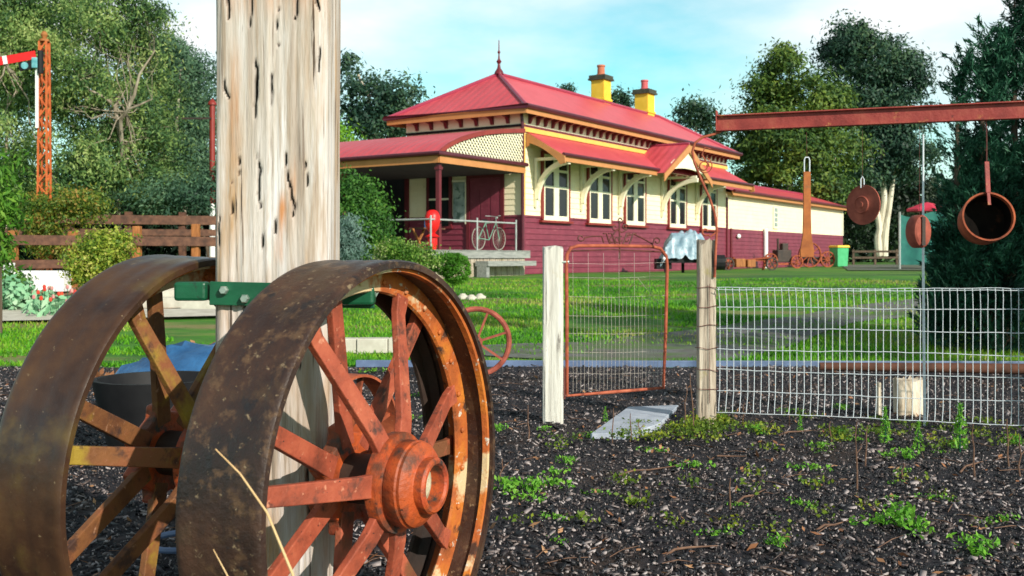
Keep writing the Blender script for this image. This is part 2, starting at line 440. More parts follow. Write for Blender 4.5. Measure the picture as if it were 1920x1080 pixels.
M['concrete'] = mat('pale_concrete', [(0.40, 0.37, 0.31), (0.60, 0.57, 0.50)], 5, rough=0.9, bump=0.3)
M['slab'] = mat('blue_grey_slab', [(0.30, 0.34, 0.42), (0.46, 0.50, 0.58)], 7, rough=0.75, bump=0.3)
M['edging'] = mat('steel_edging', [(0.05, 0.08, 0.16), (0.15, 0.21, 0.36)], 4, rough=0.45)
M['log'] = mat('rust_log', [(0.04, 0.018, 0.012), (0.15, 0.055, 0.03)], 6, rough=0.85, bump=0.5)
M['stump'] = mat('pale_log', [(0.30, 0.22, 0.14), (0.62, 0.52, 0.40), (0.78, 0.71, 0.60)], 8, stretch=(2, 2, .5), rough=0.9, bump=0.6)
M['bingreen'] = mat('bin_green', [(0.05, 0.36, 0.14), (0.08, 0.46, 0.20)], 4, rough=0.45)
M['binyellow'] = mat('bin_yellow', [(0.75, 0.48, 0.03), (0.80, 0.55, 0.05)], 4, rough=0.45)
M['bark'] = mat('gum_bark', [(0.20, 0.16, 0.12), (0.48, 0.42, 0.34), (0.62, 0.57, 0.49)], 3, stretch=(2, 2, .5), rough=0.9, bump=0.4)
M['thinbark'] = mat('thin_branch_bark', [(0.13, 0.10, 0.07), (0.30, 0.25, 0.19), (0.42, 0.37, 0.30)], 3, stretch=(2, 2, .5), rough=0.9)
M['whitebark'] = mat('white_gum_bark', [(0.36, 0.30, 0.22), (0.66, 0.60, 0.48), (0.76, 0.71, 0.60)], 2, stretch=(2, 2, .4), rough=0.9, bump=0.3)
M['darkbark'] = mat('dark_bark', [(0.05, 0.035, 0.025), (0.14, 0.10, 0.07)], 4, stretch=(2, 2, .4), rough=0.95, bump=0.5)
M['stem'] = mat('dry_stem', [(0.07, 0.035, 0.025), (0.20, 0.11, 0.07)], 20, rough=0.8)
M['straw'] = mat('straw', [(0.62, 0.36, 0.16), (0.75, 0.52, 0.28)], 10, rough=0.7)
M['redcanopy'] = mat('red_canopy', [(0.50, 0.02, 0.05), (0.62, 0.05, 0.10)], 3, rough=0.6)
M['shade'] = mat('teal_shadecloth', [(0.01, 0.10, 0.09), (0.02, 0.16, 0.13)], 4, rough=0.8)
M['biketyre'] = mat('bike_tyre', [(0.22, 0.22, 0.19), (0.36, 0.35, 0.30)], 6, rough=.7)
M['bikegreen'] = mat('bike_paint', [(0.08, 0.22, 0.16), (0.18, 0.36, 0.28)], 6, rough=0.5)
M['mulch'] = mat('mulch_soil', [(0.004, 0.004, 0.007), (0.013, 0.011, 0.018), (0.032, 0.025, 0.028)], 16, rough=0.75, bump=1.0, bscale=38, bdist=0.03, spec=0.4,
                 layers=[(1.2, (1, 1, 1), 0.54, 0.66, (0.032, 0.018, 0.014)), (60, (1, 1, 1), 0.64, 0.70, (0.13, 0.12, 0.14))])  # base darkened and blued so the colour carries shade over the bed
M['path'] = mat('gravel_path', [(0.085, 0.09, 0.10), (0.17, 0.165, 0.16)], 6, rough=0.9, bump=0.5, bscale=60, layers=[(0.8, (.6, 1.4, 1), 0.46, 0.58, (0.07, 0.13, 0.03)), (3, (1, 1, 1), 0.5, 0.66, (0.10, 0.095, 0.085))])
M['lawn'] = mat('lawn_grass', [(0.022, 0.10, 0.008), (0.055, 0.20, 0.012), (0.11, 0.29, 0.015)], 0.7, rough=0.85, bump=0.8, bscale=30, bdist=0.03,
                layers=[(0.45, (0.40, 1.7, 1), 0.52, 0.62, (0.22, 0.19, 0.075)), (0.22, (0.5, 1.4, 1), 0.52, 0.64, (0.030, 0.11, 0.02)), (2.2, (.6, 1.5, 1), 0.58, 0.7, (0.16, 0.20, 0.04)), (9, (1, 1, 1), 0.60, 0.7, (0.05, 0.12, 0.02))])  # the broad dark green bands paint tree shade onto the lawn
L_euc = leafmat('eucalypt_leaf', [(0.016, 0.050, 0.018), (0.065, 0.15, 0.050), (0.21, 0.33, 0.09), (0.42, 0.50, 0.18)], big=0.9, amp=1.7)
L_euc2 = leafmat('blue_eucalypt_leaf', [(0.024, 0.065, 0.045), (0.075, 0.165, 0.095), (0.19, 0.31, 0.16)], big=0.6)
L_yel = leafmat('golden_shrub_leaf', [(0.03, 0.08, 0.01), (0.12, 0.22, 0.02), (0.36, 0.42, 0.05), (0.62, 0.55, 0.18)], big=2.5)
L_mix = leafmat('mixed_shrub_leaf', [(0.02, 0.07, 0.01), (0.07, 0.20, 0.02), (0.22, 0.36, 0.06), (0.60, 0.58, 0.32)], big=3)
L_mix2 = leafmat('autumn_shrub_leaf', [(0.02, 0.06, 0.01), (0.07, 0.16, 0.02), (0.22, 0.24, 0.03), (0.42, 0.20, 0.06)], big=2.5)
L_mix3 = leafmat('upright_shrub_leaf', [(0.02, 0.08, 0.01), (0.08, 0.22, 0.02), (0.22, 0.40, 0.05)], big=3)
L_bright = leafmat('bright_leaf', [(0.05, 0.16, 0.01), (0.16, 0.38, 0.02), (0.32, 0.52, 0.05)], big=3)
L_bush = leafmat('bush_leaf', [(0.012, 0.05, 0.012), (0.05, 0.16, 0.022), (0.16, 0.34, 0.05)], big=1.2)
L_lav = leafmat('grey_leaf', [(0.05, 0.10, 0.09), (0.14, 0.24, 0.20), (0.26, 0.36, 0.34)], big=2)
L_hedge = leafmat('hedge_leaf', [(0.03, 0.12, 0.01), (0.08, 0.26, 0.015), (0.14, 0.36, 0.03)], big=2)
L_con = leafmat('conifer_needle', [(0.003, 0.020, 0.012), (0.013, 0.075, 0.044), (0.06, 0.20, 0.11)], big=1.6, amp=1.6, trans=0.15)
L_far = leafmat('far_tree_leaf', [(0.014, 0.045, 0.014), (0.035, 0.090, 0.020), (0.10, 0.17, 0.025), (0.20, 0.26, 0.035)], big=0.35, trans=0.2)
L_far2 = leafmat('far_blue_leaf', [(0.010, 0.032, 0.026), (0.026, 0.075, 0.048), (0.075, 0.14, 0.055)], big=0.35, trans=0.2)
L_dark = leafmat('undergrowth_leaf', [(0.004, 0.012, 0.008), (0.012, 0.030, 0.014), (0.03, 0.06, 0.022)], big=0.5, trans=0.1)
L_red = leafmat('red_flower', [(0.45, 0.02, 0.03), (0.70, 0.06, 0.03), (0.75, 0.20, 0.08)], big=3, trans=0.2)
L_pink = leafmat('pink_flower', [(0.55, 0.12, 0.20), (0.65, 0.32, 0.28), (0.70, 0.55, 0.40)], big=4, trans=0.2)
L_pale = leafmat('pale_green_leaf', [(0.08, 0.26, 0.12), (0.22, 0.46, 0.26), (0.45, 0.62, 0.42)], big=3, trans=0.2)
L_weed = leafmat('weed_leaf', [(0.06, 0.22, 0.02), (0.16, 0.42, 0.04), (0.34, 0.56, 0.08)], big=6, trans=0.35)
L_moss = leafmat('moss_leaf', [(0.03, 0.07, 0.01), (0.12, 0.20, 0.02), (0.34, 0.36, 0.03)], big=2, trans=0.3)
L_grass = leafmat('grass_blade', [(0.018, 0.10, 0.006), (0.055, 0.24, 0.010), (0.12, 0.36, 0.012), (0.22, 0.40, 0.025), (0.42, 0.38, 0.12)], big=0.42, amp=1.9, rnd=.35, trans=0.3)
L_chip = leafmat('mulch_chip', [(0.004, 0.004, 0.007), (0.007, 0.007, 0.012), (0.014, 0.012, 0.018), (0.030, 0.021, 0.022), (0.085, 0.058, 0.052), (0.36, 0.31, 0.31)], big=1.6, trans=0.0, rough=0.55, spec=0.5, rnd=.95, amp=.5)  # blue-black chip tones hold the bed's painted shade too
L_dead = leafmat('dead_leaf', [(0.10, 0.04, 0.02), (0.30, 0.13, 0.06), (0.52, 0.30, 0.16)], big=4, trans=0.1)

# ------------------------------------------------------------ ground
def struct(o): o['kind'] = 'structure'; return o

def sheet(name, xs, ys, m, dz=0.0, inside=None):
    V = []; idx = {}
    for j, y in enumerate(ys):
        for i, x in enumerate(xs):
            V.append((x, y, T(x, y) + (dz if not (name == 'ground' and y < 10.4) else -0.12)))
    nx = len(xs); Fc = []
    for j in range(len(ys) - 1):
        for i in range(nx - 1):
            if inside is None or inside((xs[i] + xs[i + 1]) / 2, (ys[j] + ys[j + 1]) / 2):
                a = j * nx + i
                Fc.append((a, a + 1, a + nx + 1, a + nx))
    o = fastmesh(name, np.array(V), np.array(Fc), m)
    o.data.polygons.foreach_set('use_smooth', [True] * len(o.data.polygons))
    return struct(o)

def axis(fine, step, far, grow=1.35):
    v = [fine[0] + i * step for i in range(int((fine[1] - fine[0]) / step) + 1)]
    s = step; a = v[-1]
    while a < far[1]:
        s *= grow; a += s; v.append(a)
    s = step; a = v[0]
    while a > far[0]:
        s *= grow; a -= s; v.insert(0, a)
    return v
sheet('ground', axis((-14, 24), 0.5, (-900, 900)), axis((0, 62), 0.5, (-60, 1400)), M['lawn'])
sheet('mulch_bed', axis((-6, 8), 0.12, (-9.5, 11)), [1.0 + 0.12 * i for i in range(81)], M['mulch'], 0.006)

def ribbon(name, up, lo, m, dz, n=60):
    U = [G(*p) for p in up]; Lw = [G(*p) for p in lo]
    def res(pts):
        out = []
        for k in range(n + 1):
            t_ = k / n * (len(pts) - 1); i = min(int(t_), len(pts) - 2); f = t_ - i
            out.append(pts[i].lerp(pts[i + 1], f))
        return out
    A = res(U); B = res(Lw); V = []; nn = 9
    for a, b in zip(A, B):
        for q in range(nn):
            f = q / (nn - 1); p = a.lerp(b, f)
            w = 0.12 * noise.noise(Vector((p.x * 0.9, p.y * 0.9, 4.0))) if q in (0, nn - 1) else 0
            V.append((p.x, p.y + w, T(p.x, p.y + w) + dz))
    Fc = [(i * nn + q, (i + 1) * nn + q, (i + 1) * nn + q + 1, i * nn + q + 1) for i in range(n) for q in range(nn - 1)]
    o = fastmesh(name, np.array(V), np.array(Fc), m)
    return struct(o)
ribbon('gravel_path', [(560, 640), (900, 648), (1100, 642), (1330, 616), (1500, 592), (1600, 574), (1730, 560)],
       [(560, 662), (900, 667), (1100, 682), (1330, 684), (1480, 650), (1600, 606), (1760, 590)], M['path'], 0.012)
ribbon('driveway', [(1575, 497), (1700, 497), (1900, 497)], [(1590, 508), (1700, 508), (1900, 510)], M['path'], 0.03)

# edging between the mulch and the lawn
e = MB()
e.bar((-1.6, 10.62, 0.03), (9.0, 10.55, 0.02), 0.05, 0.085)
tag(e.build('garden_edging', M['edging'], bevel=0.006), 'long straight blue-grey edging rail between the dark mulch and the lawn', 'garden edging')
k_ = MB()
for i in range(7):
    x = -3.05 + i * 0.36
    k_.box((x, 12.0 + 0.02 * (i % 2), T(x, 12.0) + 0.07), (0.352, 0.22, 0.20))
tag(k_.build('stone_kerb', M['concrete'], bevel=0.012), 'low row of pale kerb stones at the lawn edge behind the big wheels', 'kerb')
e = MB()
e.tube([(2.9, 9.75, 0.10), (4.2, 9.6, 0.10), (6.2, 9.35, 0.09)], [0.038, 0.048, 0.062], 10)
tag(e.build('fallen_log', M['log'], smooth=True), 'long rust-brown log lying on the mulch behind the wire fence', 'log')

def scatter_leaves(centres, size, mult=1.0, aspect=0.45, droop=0.0, up=0.0, outward=None):
    """one rhombus per centre, loosely facing outward when told to -> V,F"""
    n = len(centres)
    if outward is not None:
        nn = outward / (np.linalg.norm(outward, axis=1)[:, None] + 1e-9) + rng.normal(size=(n, 3)) * 0.55 + np.array([0, 0, .25])
        nn /= np.linalg.norm(nn, axis=1)[:, None]
        a = rng.normal(size=(n, 3)); a[:, 2] -= droop * 1.5
        a -= (a * nn).sum(1)[:, None] * nn; a /= np.linalg.norm(a, axis=1)[:, None] + 1e-9
        b = np.cross(nn, a)
        s = (size * (0.6 + 0.8 * rng.random(n)))[:, None]
        a = a * s * 0.5; b = b * s * 0.5 * aspect; c = np.asarray(centres)
        return np.stack([c - a, c + b, c + a, c - b], 1).reshape(-1, 3), np.arange(4 * n).reshape(-1, 4)
    a = rng.normal(size=(n, 3)); a[:, 2] = a[:, 2] * (1 - droop) - droop * 1.3 + up
    a /= np.linalg.norm(a, axis=1)[:, None] + 1e-9
    b = rng.normal(size=(n, 3)); b -= (b * a).sum(1)[:, None] * a; b /= np.linalg.norm(b, axis=1)[:, None] + 1e-9
    s = (size * (0.6 + 0.8 * rng.random(n)))[:, None]
    a = a * s * 0.5; b = b * s * 0.5 * aspect
    c = np.asarray(centres)
    V = np.stack([c - a, c + b, c + a, c - b], 1).reshape(-1, 3)
    return V, np.arange(4 * n).reshape(-1, 4)

# mulch chips
n = 95000
yy = 2.2 + (10.5 - 2.2) * rng.random(n) ** 1.25
xx = (rng.random(n) * 2 - 1) * (yy * 0.56 + 0.4)
zz = np.array([T(a, b) for a, b in zip(xx, yy)]) + 0.012 + 0.012 * rng.random(n)
th = rng.random(n) * 2 * PI
ln = 0.006 + 0.034 * rng.random(n) ** 4; wd = ln * (0.10 + 0.5 * rng.random(n)); 
dx = np.stack([np.cos(th), np.sin(th), rng.normal(size=n) * 0.30], 1) * ln[:, None] * .6
dy = np.stack([-np.sin(th), np.cos(th), rng.normal(size=n) * 0.45], 1) * wd[:, None] * .6
c = np.stack([xx, yy, zz], 1)
tk = np.zeros((n, 3)); tk[:, 2] = 0.004 + 0.004 * rng.random(n)
V = np.stack([c - dx - dy, c + dx - dy * 0.6, c + dx * 0.9 + dy, c - dx * 0.8 + dy * .7], 1)
V = np.concatenate([V, V - tk[:, None]], 1).reshape(-1, 3)
base = np.arange(n)[:, None, None] * 8
Q = np.array([(0, 1, 2, 3), (0, 4, 5, 1), (1, 5, 6, 2), (2, 6, 7, 3), (3, 7, 4, 0)])[None]
o = fastmesh('bark_mulch', V, (base + Q).reshape(-1, 4), L_chip)
tag(o, 'dark wood chips scattered over the foreground bed', 'mulch', kind='stuff')

# grass blades on the lawn
n = 90000
yy = 10.7 + (27.0 - 10.7) * rng.random(n) ** 1.3
xx = (rng.random(n) * 2 - 1) * (yy * 0.52)
keep = np.array([noise.noise(Vector((a * 0.35, b * 1.1, 2.0))) > -0.25 for a, b in zip(xx, yy)])
pth = []
for a, b in zip(xx, yy):
    px = 960 + F * a / b; py = HY + F * (H - T(a, b)) / b
    lo = np.interp(px, [560, 900, 1100, 1330, 1480, 1600, 1760], [662, 667, 682, 684, 650, 606, 590])
    hi = np.interp(px, [560, 900, 1100, 1330, 1500, 1600, 1730], [640, 648, 642, 616, 592, 574, 560])
    pth.append(not (hi < py < lo and 560 < px < 1760) or random.random() < 0.22)
keep &= np.array(pth)
keep &= ~((xx < -4.8) & (yy > 15.2))
xx = xx[keep]; yy = yy[keep]; n = len(xx)
zz = np.array([T(a, b) for a, b in zip(xx, yy)])
hgt = 0.025 + 0.04 * rng.random(n); ang = rng.random(n) * PI
w = 0.008 + 0.008 * rng.random(n)
d1 = np.stack([np.cos(ang) * w, np.sin(ang) * w, np.zeros(n)], 1)
tip = np.stack([rng.normal(size=n) * 0.02, rng.normal(size=n) * 0.02, hgt], 1)
c = np.stack([xx, yy, zz], 1)
V = np.stack([c - d1, c + d1, c + tip], 1).reshape(-1, 3)
o = fastmesh('lawn_blades', V, np.arange(3 * n).reshape(-1, 3), L_grass)
tag(o, 'short bright green grass blades of the lawn', 'grass', kind='stuff')

# ------------------------------------------------------------ station building
UX = Vector((0.5477, 0.8367, 0)).normalized()
ANG = math.atan2(UX.y, UX.x)
CORNER = Vector((0.29, 31.0, 0.6))
house = thing('station_building', 'cream and burgundy weatherboard railway station with red metal roofs beyond the lawn', 'railway station', CORNER, ANG)
GZ = -0.15      # wall foot goes below ground

def siding(mb, a, b, z0, z1, out, pitch=0.175, lip=0.022):
    """lapped boards on a wall from a to b (xy) facing out"""
    a = Vector((*a, 0)); b = Vector((*b, 0)); o_ = Vector((*out, 0)).normalized()
    nb = max(1, round((z1 - z0) / pitch)); h = (z1 - z0) / nb
    for i in range(nb):
        za = z0 + i * h; zb = za + h
        p = [a + o_ * lip + Vector((0, 0, za)), b + o_ * lip + Vector((0, 0, za)), b + o_ * 0.003 + Vector((0, 0, zb)), a + o_ * 0.003 + Vector((0, 0, zb))]
        q = [a + Vector((0, 0, za)), b + Vector((0, 0, za))]
        mb.add(p + q, [(0, 1, 2, 3), (0, 4, 5, 1)])

S1, TW, S2, TA = 16.3, 4.4, 34.3, 4.2
DZ, EZ, AZ = 1.76, 4.86, 3.36      # dado, main eave, annexe eave
m = MB(); m.span((0.004, 0.004, GZ), (S1 - 0.004, TW - 0.004, EZ)); m.build('wall_core', M['cream'], house)
m = MB()
siding(m, (0, 0), (S1, 0), DZ, EZ - 0.35, (0, -1)); siding(m, (0, TW), (0, 0), DZ, EZ - 0.35, (-1, 0)); siding(m, (S1, TW), (0, TW), DZ, EZ - 0.35, (0, 1)); siding(m, (S1, 0), (S1, TW), AZ + .7, EZ - 0.35, (1, 0))
m.build('upper_wall', M['cream'], house, fix=False)
m = MB()
siding(m, (0, 0), (S1, 0), GZ, DZ, (0, -1), lip=0.03); siding(m, (0, TW), (0, 0), GZ, DZ, (-1, 0), lip=0.03); siding(m, (S1, TW), (0, TW), GZ, DZ, (0, 1), lip=0.03)
m.span((-0.034, -0.045, DZ - 0.02), (S1, -0.004, DZ + 0.035)); m.span((-0.045, 0.0, DZ - 0.02), (-0.004, TW, DZ + 0.035))
m.build('lower_wall', M['burg'], house, fix=False)
m = MB(); m.span((-0.05, -0.05, DZ + 0.04), (0.13, -0.028, EZ - .3)); m.build('corner_board', M['yellowtrim'], house)
m = MB(); m.span((-0.05, -0.05, GZ), (0.12, -0.033, DZ - 0.025)); m.build('corner_board', M['burg'], house)
# annexe
m = MB(); m.span((S1 + 0.004, 0.004, GZ), (S2 - 0.004, TA - 0.004, AZ)); m.build('annexe_core', M['cream'], house)
m = MB(); siding(m, (S1, 0), (S2, 0), DZ, AZ - 0.02, (0, -1), lip=0.012); siding(m, (S2, 0), (S2, TA), DZ, AZ - .02, (1, 0), lip=0.012)
m.build('annexe_upper_wall', M['cream'], house, fix=False)
m = MB(); siding(m, (S1, 0), (S2, 0), GZ, DZ, (0, -1), lip=0.03); siding(m, (S2, 0), (S2, TA), GZ, DZ, (1, 0), lip=0.03)
m.build('annexe_lower_wall', M['burg'], house, fix=False)
m = MB(); m.span((S2 - 0.16, -0.04, DZ), (S2 + 0.02, -0.016, AZ - .05)); m.build('corner_board', M['creamtrim'], house)
m = MB(); m.span((S1 - 0.02, -0.07, GZ), (S1 + 0.12, -0.034, AZ - 0.25)); m.span((S1 + .45, -0.07, GZ), (S1 + 0.62, -0.034, DZ + 0.02)); m.build('wall_post', M['burgdark'], house)
# annexe roof
ov = 0.30; rz = AZ + 0.80
m = MB()
m.add([(S1 - 0.2, -ov, AZ + .05), (S2 + .3, -ov, AZ + .05), (S2 + .3, TA / 2, rz), (S1 - .2, TA / 2, rz), (S1 - .2, TA + ov, AZ + .05), (S2 + .3, TA + ov, AZ + .05)],
      [(0, 1, 2, 3), (3, 2, 5, 4)])
m.build('annexe_roof', M['roof'], house)
m = MB(); m.span((S1 + .0, -ov - .03, AZ - 0.16), (S2 + .3, -ov + .01, AZ + .02)); m.prism([(-ov, AZ - .16), (TA + ov, AZ - .16), (TA + ov, AZ + .02), (TA / 2, rz - .03), (-ov, AZ + .02)], S2 + .26, S2 + .29, lambda u, v, w: (w, u, v)); m.build('annexe_fascia', M['tan'], house)
m = MB(); m.tube([(S1 - .0, -ov - .09, AZ + .03), (S2 + .32, -ov - .09, AZ + .03)], 0.065, 8); m.build('annexe_gutter', M['burgdark'], house, smooth=True)
m = MB(); m.tube([(S1 - .1, TA / 2, rz + .02), (S2 + .32, TA / 2, rz + .02)], 0.07, 8); m.build('ridge_capping', M['ridge'], house, smooth=True)
# annexe window, pipe, lamp
w = MB(); w.span((22.3, -0.07, 1.9), (22.95, -0.02, 2.95)); wf = w.build('window', M['creamtrim'], house)
w = MB()
for i in range(4): w.span((22.42, -0.075, 2.0 + i * .235), (22.83, -0.071, 2.18 + i * .235))
w.build('pane', M['paleglass'], wf)
m = MB(); m.tube([(21.0, -0.12, GZ), (21.0, -0.12, DZ + .1)], 0.11, 10); m.build('vent_pipe', M['white'], house, smooth=True)
m = MB(); m.ball((17.6, -.1, 1.45), .16, .08, .1); m.build('tap_cover', M['white'], house, smooth=True)

# frieze under the main eave
m = MB(); m.span((-0.035, -0.035, EZ - .34), (S1 + .035, -0.002, EZ)); m.span((-0.035, 0.0, EZ - .34), (-0.002, TW, EZ)); m.span((S1 + .002, 0, EZ - .34), (S1 + .035, TW, EZ))
m.build('frieze', M['creamtrim'], house)
m = MB(); m.span((-0.06, -0.06, EZ - .42), (S1 + .06, -0.038, EZ - .345)); m.build('frieze_moulding', M['burgdark'], house)
m = MB(); m.span((-0.075, -0.075, EZ - .56), (S1 + .06, -0.033, EZ - .425)); m.build('frieze_rail', M['yellowtrim'], house)
m = MB(); m.span((-0.075, -0.028, EZ - .42), (-.04, TW, EZ - .345)); m.build('frieze_moulding', M['black'], house)
OV = 0.45
fb = MB(); fb.prism([(0, 0), (-0.34, 0), (-0.34, -0.07), (-.12, -.14), (-0.05, -.30), (0, -.30)], -0.05, 0.05, lambda u, v, w: (w, u, v))
b0 = fb.build('eave_bracket', M['burgdark'], house); b0.location = (0.35, -0.036, EZ)
for i in range(1, 36):
    c = b0.copy(); COL.objects.link(c); c.location = (0.35 + i * 0.45, -0.036, EZ)
for i in range(7):
    c = b0.copy(); COL.objects.link(c); c.location = (-0.036, 0.45 + i * 0.58, EZ); c.rotation_euler = (0, 0, -PI / 2)
# main roof
e0 = EZ + .10; rz = 6.5 - 0.0; hs = TW / 2
c4 = [(-OV, -OV, e0), (S1 + OV, -OV, e0), (S1 + OV, TW + OV, e0), (-OV, TW + OV, e0)]
ra = (2.05, hs, rz); rb = (S1 - 2.05, hs, rz)
m = MB(); m.add(c4 + [ra, rb], [(0, 1, 5, 4), (1, 2, 5), (2, 3, 4, 5), (3, 0, 4)])
mr_ = m.build('main_roof', M['roof'], house); mr_.data.materials.append(M['roof_end'])
for pg in mr_.data.polygons: pg.material_index = 1 if abs(pg.normal.x) > abs(pg.normal.y) else 0
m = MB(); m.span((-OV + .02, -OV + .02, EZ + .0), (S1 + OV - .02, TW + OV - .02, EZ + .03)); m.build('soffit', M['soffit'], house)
m = MB()
for a, b in ((c4[0], ra), (c4[1], rb), (c4[2], rb), (c4[3], ra), (ra, rb)):
    m.tube([Vector(a) + Vector((0, 0, .03)), Vector(b) + Vector((0, 0, .03))], 0.065, 8)
m.build('ridge_capping', M['ridge'], house, smooth=True)
m = MB()
for a, b in zip(c4, c4[1:] + c4[:1]):
    a = Vector(a); b = Vector(b); d = (b - a).normalized(); nrm = Vector((d.y, -d.x, 0))
    m.bar(a + nrm * .0 + Vector((0, 0, -.10)), b + Vector((0, 0, -.10)), 0.03, 0.19)
m.build('fascia', M['tan'], house)
m = MB()
pp = [Vector(c) + Vector((sx * .06, sy * .06, 0.015)) for c, (sx, sy) in zip(c4, ((-1, -1), (1, -1), (1, 1), (-1, 1)))]
m.tube(pp, 0.075, 8, closed=True); m.build('gutter', M['gutter'], house, smooth=True)
m = MB(); m.lathe([(0.0, 1.15), (0.015, 1.1), (0.02, .8), (0.05, .72), (0.02, .66), (0.035, .5), (.09, .42), (.04, .34), (0.06, .2), (.14, .08), (.16, 0), (.0, -.02)], 12, Matrix.Translation((*ra[:2], rz + .02)))
m.build('roof_finial', M['burgdark'], house, smooth=True)
m = MB(); m.tube([(-.10, -.05, EZ + .02), (-.07, -.08, EZ - .4), (-.07, -.08, 0.12)], 0.05, 8); m.build('downpipe', M['gutter'], house, smooth=True)
m = MB(); m.tube([(-.07, -.08, .12), (-.07, -.08, GZ)], 0.06, 8); m.build('downpipe_foot', M['white'], house, smooth=True)
# chimneys
def st_from_px(px, t):
    a = (px - 960) / F
    return (a * (31 + .5477 * t) - .29 + .8367 * t) / (.5477 - .8367 * a)
for px, ytop, pm in ((1127, 150, 'pot'), (1208.5, 176, 'potpink')):
    t_ = 2.45; s_ = st_from_px(px, t_); d = 31 + .8367 * s_ + .5477 * t_
    zt = H + (HY - ytop) / F * d - 0.6
    w = 22.5 / F * d
    m = MB(); m.box((s_, t_, zt - .9), (w * 1.25, w * 1.25, 1.8)); m.box((s_, t_, zt - .80), (w * 1.42, w * 1.42, .10)); ch = m.build('chimney', M['chimney'], house, bevel=.02)
    m = MB(); m.box((s_, t_, zt + .0), (w * 1.62, w * 1.62, .07)); m.box((s_, t_, zt + .10), (w * 1.5, w * 1.5, .11)); m.build('chimney_cap', M['chimcap'], ch)
    m = MB(); m.lathe([(.0, .42), (.16, .42), (.165, .36), (.14, .34), (.15, .08), (.19, .06), (.19, 0), (0, 0)], 14, Matrix.Translation((s_, t_, zt + .155))); m.build('chimney_pot', M[pm], ch, smooth=True)

# windows on the long wall
WB = 1.70; WT = 3.72
def window(s0, s1):
    r = MB(); zb, zt = WB, WT; y = -0.09
    r.span((s0, y, zb), (s0 + .10, -.03, zt)); r.span((s1 - .10, y, zb), (s1, -.03, zt)); r.span((s0, y - .003, zt), (s1, -.03, zt + .1))
    r.span((s0 - .1, y - .06, zb - .10), (s1 + .1, -.03, zb - .03))
    wn = r.build('window', M['redtrim'], house)
    g = MB(); g.span((s0 + .1, -.05, zb), (s1 - .1, -.035, zt)); g.build('glass', M['glass'], wn)
    f = MB(); mid = (s0 + s1) / 2; y0, y1 = -.085, -.052
    f.span((s0 + .103, y0, zb - .03), (s1 - .103, y1, zb + .12))
    for a, b in ((s0 + .103, s0 + .17), (mid - .15, mid + .15), (s1 - .17, s1 - .103)): f.span((a, y0, zb + .12), (b, y1, zt))
    for a, b in ((s0 + .17, mid - .15), (mid + .15, s1 - .17)):
        f.span((a, y0 + .01, zb + .98), (b, y1, zb + 1.05)); f.span((a, y0, zt - .52), (b, y1, zt - .44)); f.span((a, y0, zt - .08), (b, y1, zt))
    f.build('window_frame', M['creamtrim'], wn)
    return wn
for s0 in (1.05, 3.95, 6.62, 10.30, 13.45):
    window(s0, s0 + 1.72)

# awning along the long wall
A0, A1, AP = 0.22, 16.0, 1.28
AH, AE = 4.30, 3.56
GC, GWd, GP = 8.75, 2.0, 4.62
def awn_z(t): return AH + (AE - AH) * (-t) / AP
m = MB()
for a, b in ((A0, GC - GWd), (GC + GWd, A1)):
    m.add([(a, -AP, AE), (b, -AP, AE), (b, -.03, AH), (a, -.03, AH)], [(0, 1, 2, 3)])
# the slopes beside the gablet
m.add([(GC - GWd, -AP, AE), (GC + GWd, -AP, AE), (GC + GWd, -.03, AH), (GC - GWd, -.03, AH)], [(0, 1, 2, 3)])
m.build('awning_roof', M['roof'], house)
m = MB(); m.tube([(A0 - .03, -AP - .06, AE - .0), (GC - GWd + .0, -AP - .06, AE)], .055, 8); m.build('awning_gutter', M['gutter'], house, smooth=True)
m = MB(); m.tube([(GC + GWd, -AP - .06, AE), (A1 + .03, -AP - .06, AE)], .055, 8); m.build('awning_gutter', M['gutter'], house, smooth=True)
m = MB()
# shaped end board
def endboard(s_):
    pts = [(-.05, AH - .03), (-AP - .10, AE - .05), (-AP - .12, AE - .26), (-AP + .05, AE - .30), (-AP + .12, AE - .20)]
    for i in range(9):
        f = i / 8; t_ = -AP + .14 + f * (AP - .30); z_ = awn_z(t_) - .25 + .07 * math.sin(f * PI)
        pts.append((t_, z_))
    pts += [(-.14, AH - .42), (-.05, AH - .46)]
    m.prism(pts, s_ - .025, s_ + .025, lambda u, v, w: (w, u, v))
for e_, a, b in ((A0 - .02, A0, GC - GWd), (A1 + .02, GC + GWd, A1)):
    m = MB(); m.span((a + .01, -AP - .02, AE - .20), (b - .01, -AP + .02, AE - .02)); endboard(e_)
    m.build('awning_fascia', M['tan'], house)
m = MB()
m.add([(A0, -AP, AE - .04), (A1, -AP, AE - .04), (A1, -.03, AH - .05), (A0, -.03, AH - .05)], [(3, 2, 1, 0)])
for i in range(18):
    s_ = A0 + .3 + i * .88
    m.bar((s_, -.05, AH - .10), (s_, -AP + .03, AE - .09), .05, .08)
m.build('awning_lining', M['lining'], house)
# gablet
m = MB()
GO = AP + .32
zE = AE - .12
m.add([(GC, -GO, GP), (GC - GWd - .1, -GO, zE), (GC - GWd - .1, -.03, zE), (GC, -.03, GP), (GC + GWd + .1, -GO, zE), (GC + GWd + .1, -.03, zE)], [(0, 1, 2, 3), (0, 3, 5, 4)])
m.build('gablet_roof', M['roof_end'], house)
m = MB(); m.tube([(GC, -GO, GP + .02), (GC, 0, GP + .02)], .05, 8); m.build('ridge_capping', M['ridge'], house, smooth=True)
m = MB()
sl = (GP - zE) / (GWd + .1)
for sg in (-1, 1):
    poly = [(0, GP - .02), (sg * (GWd + .12), zE - .03), (sg * (GWd + .14), zE - .30), (sg * (GWd - .10), zE - .12), (0, GP - .30)]
    poly = [(GC + u, v) for u, v in poly]
    m.prism(poly, -GO - .02, -GO + .02, lambda u, v, w: (u, w, v))
m.build('bargeboard', M['tan'], house)
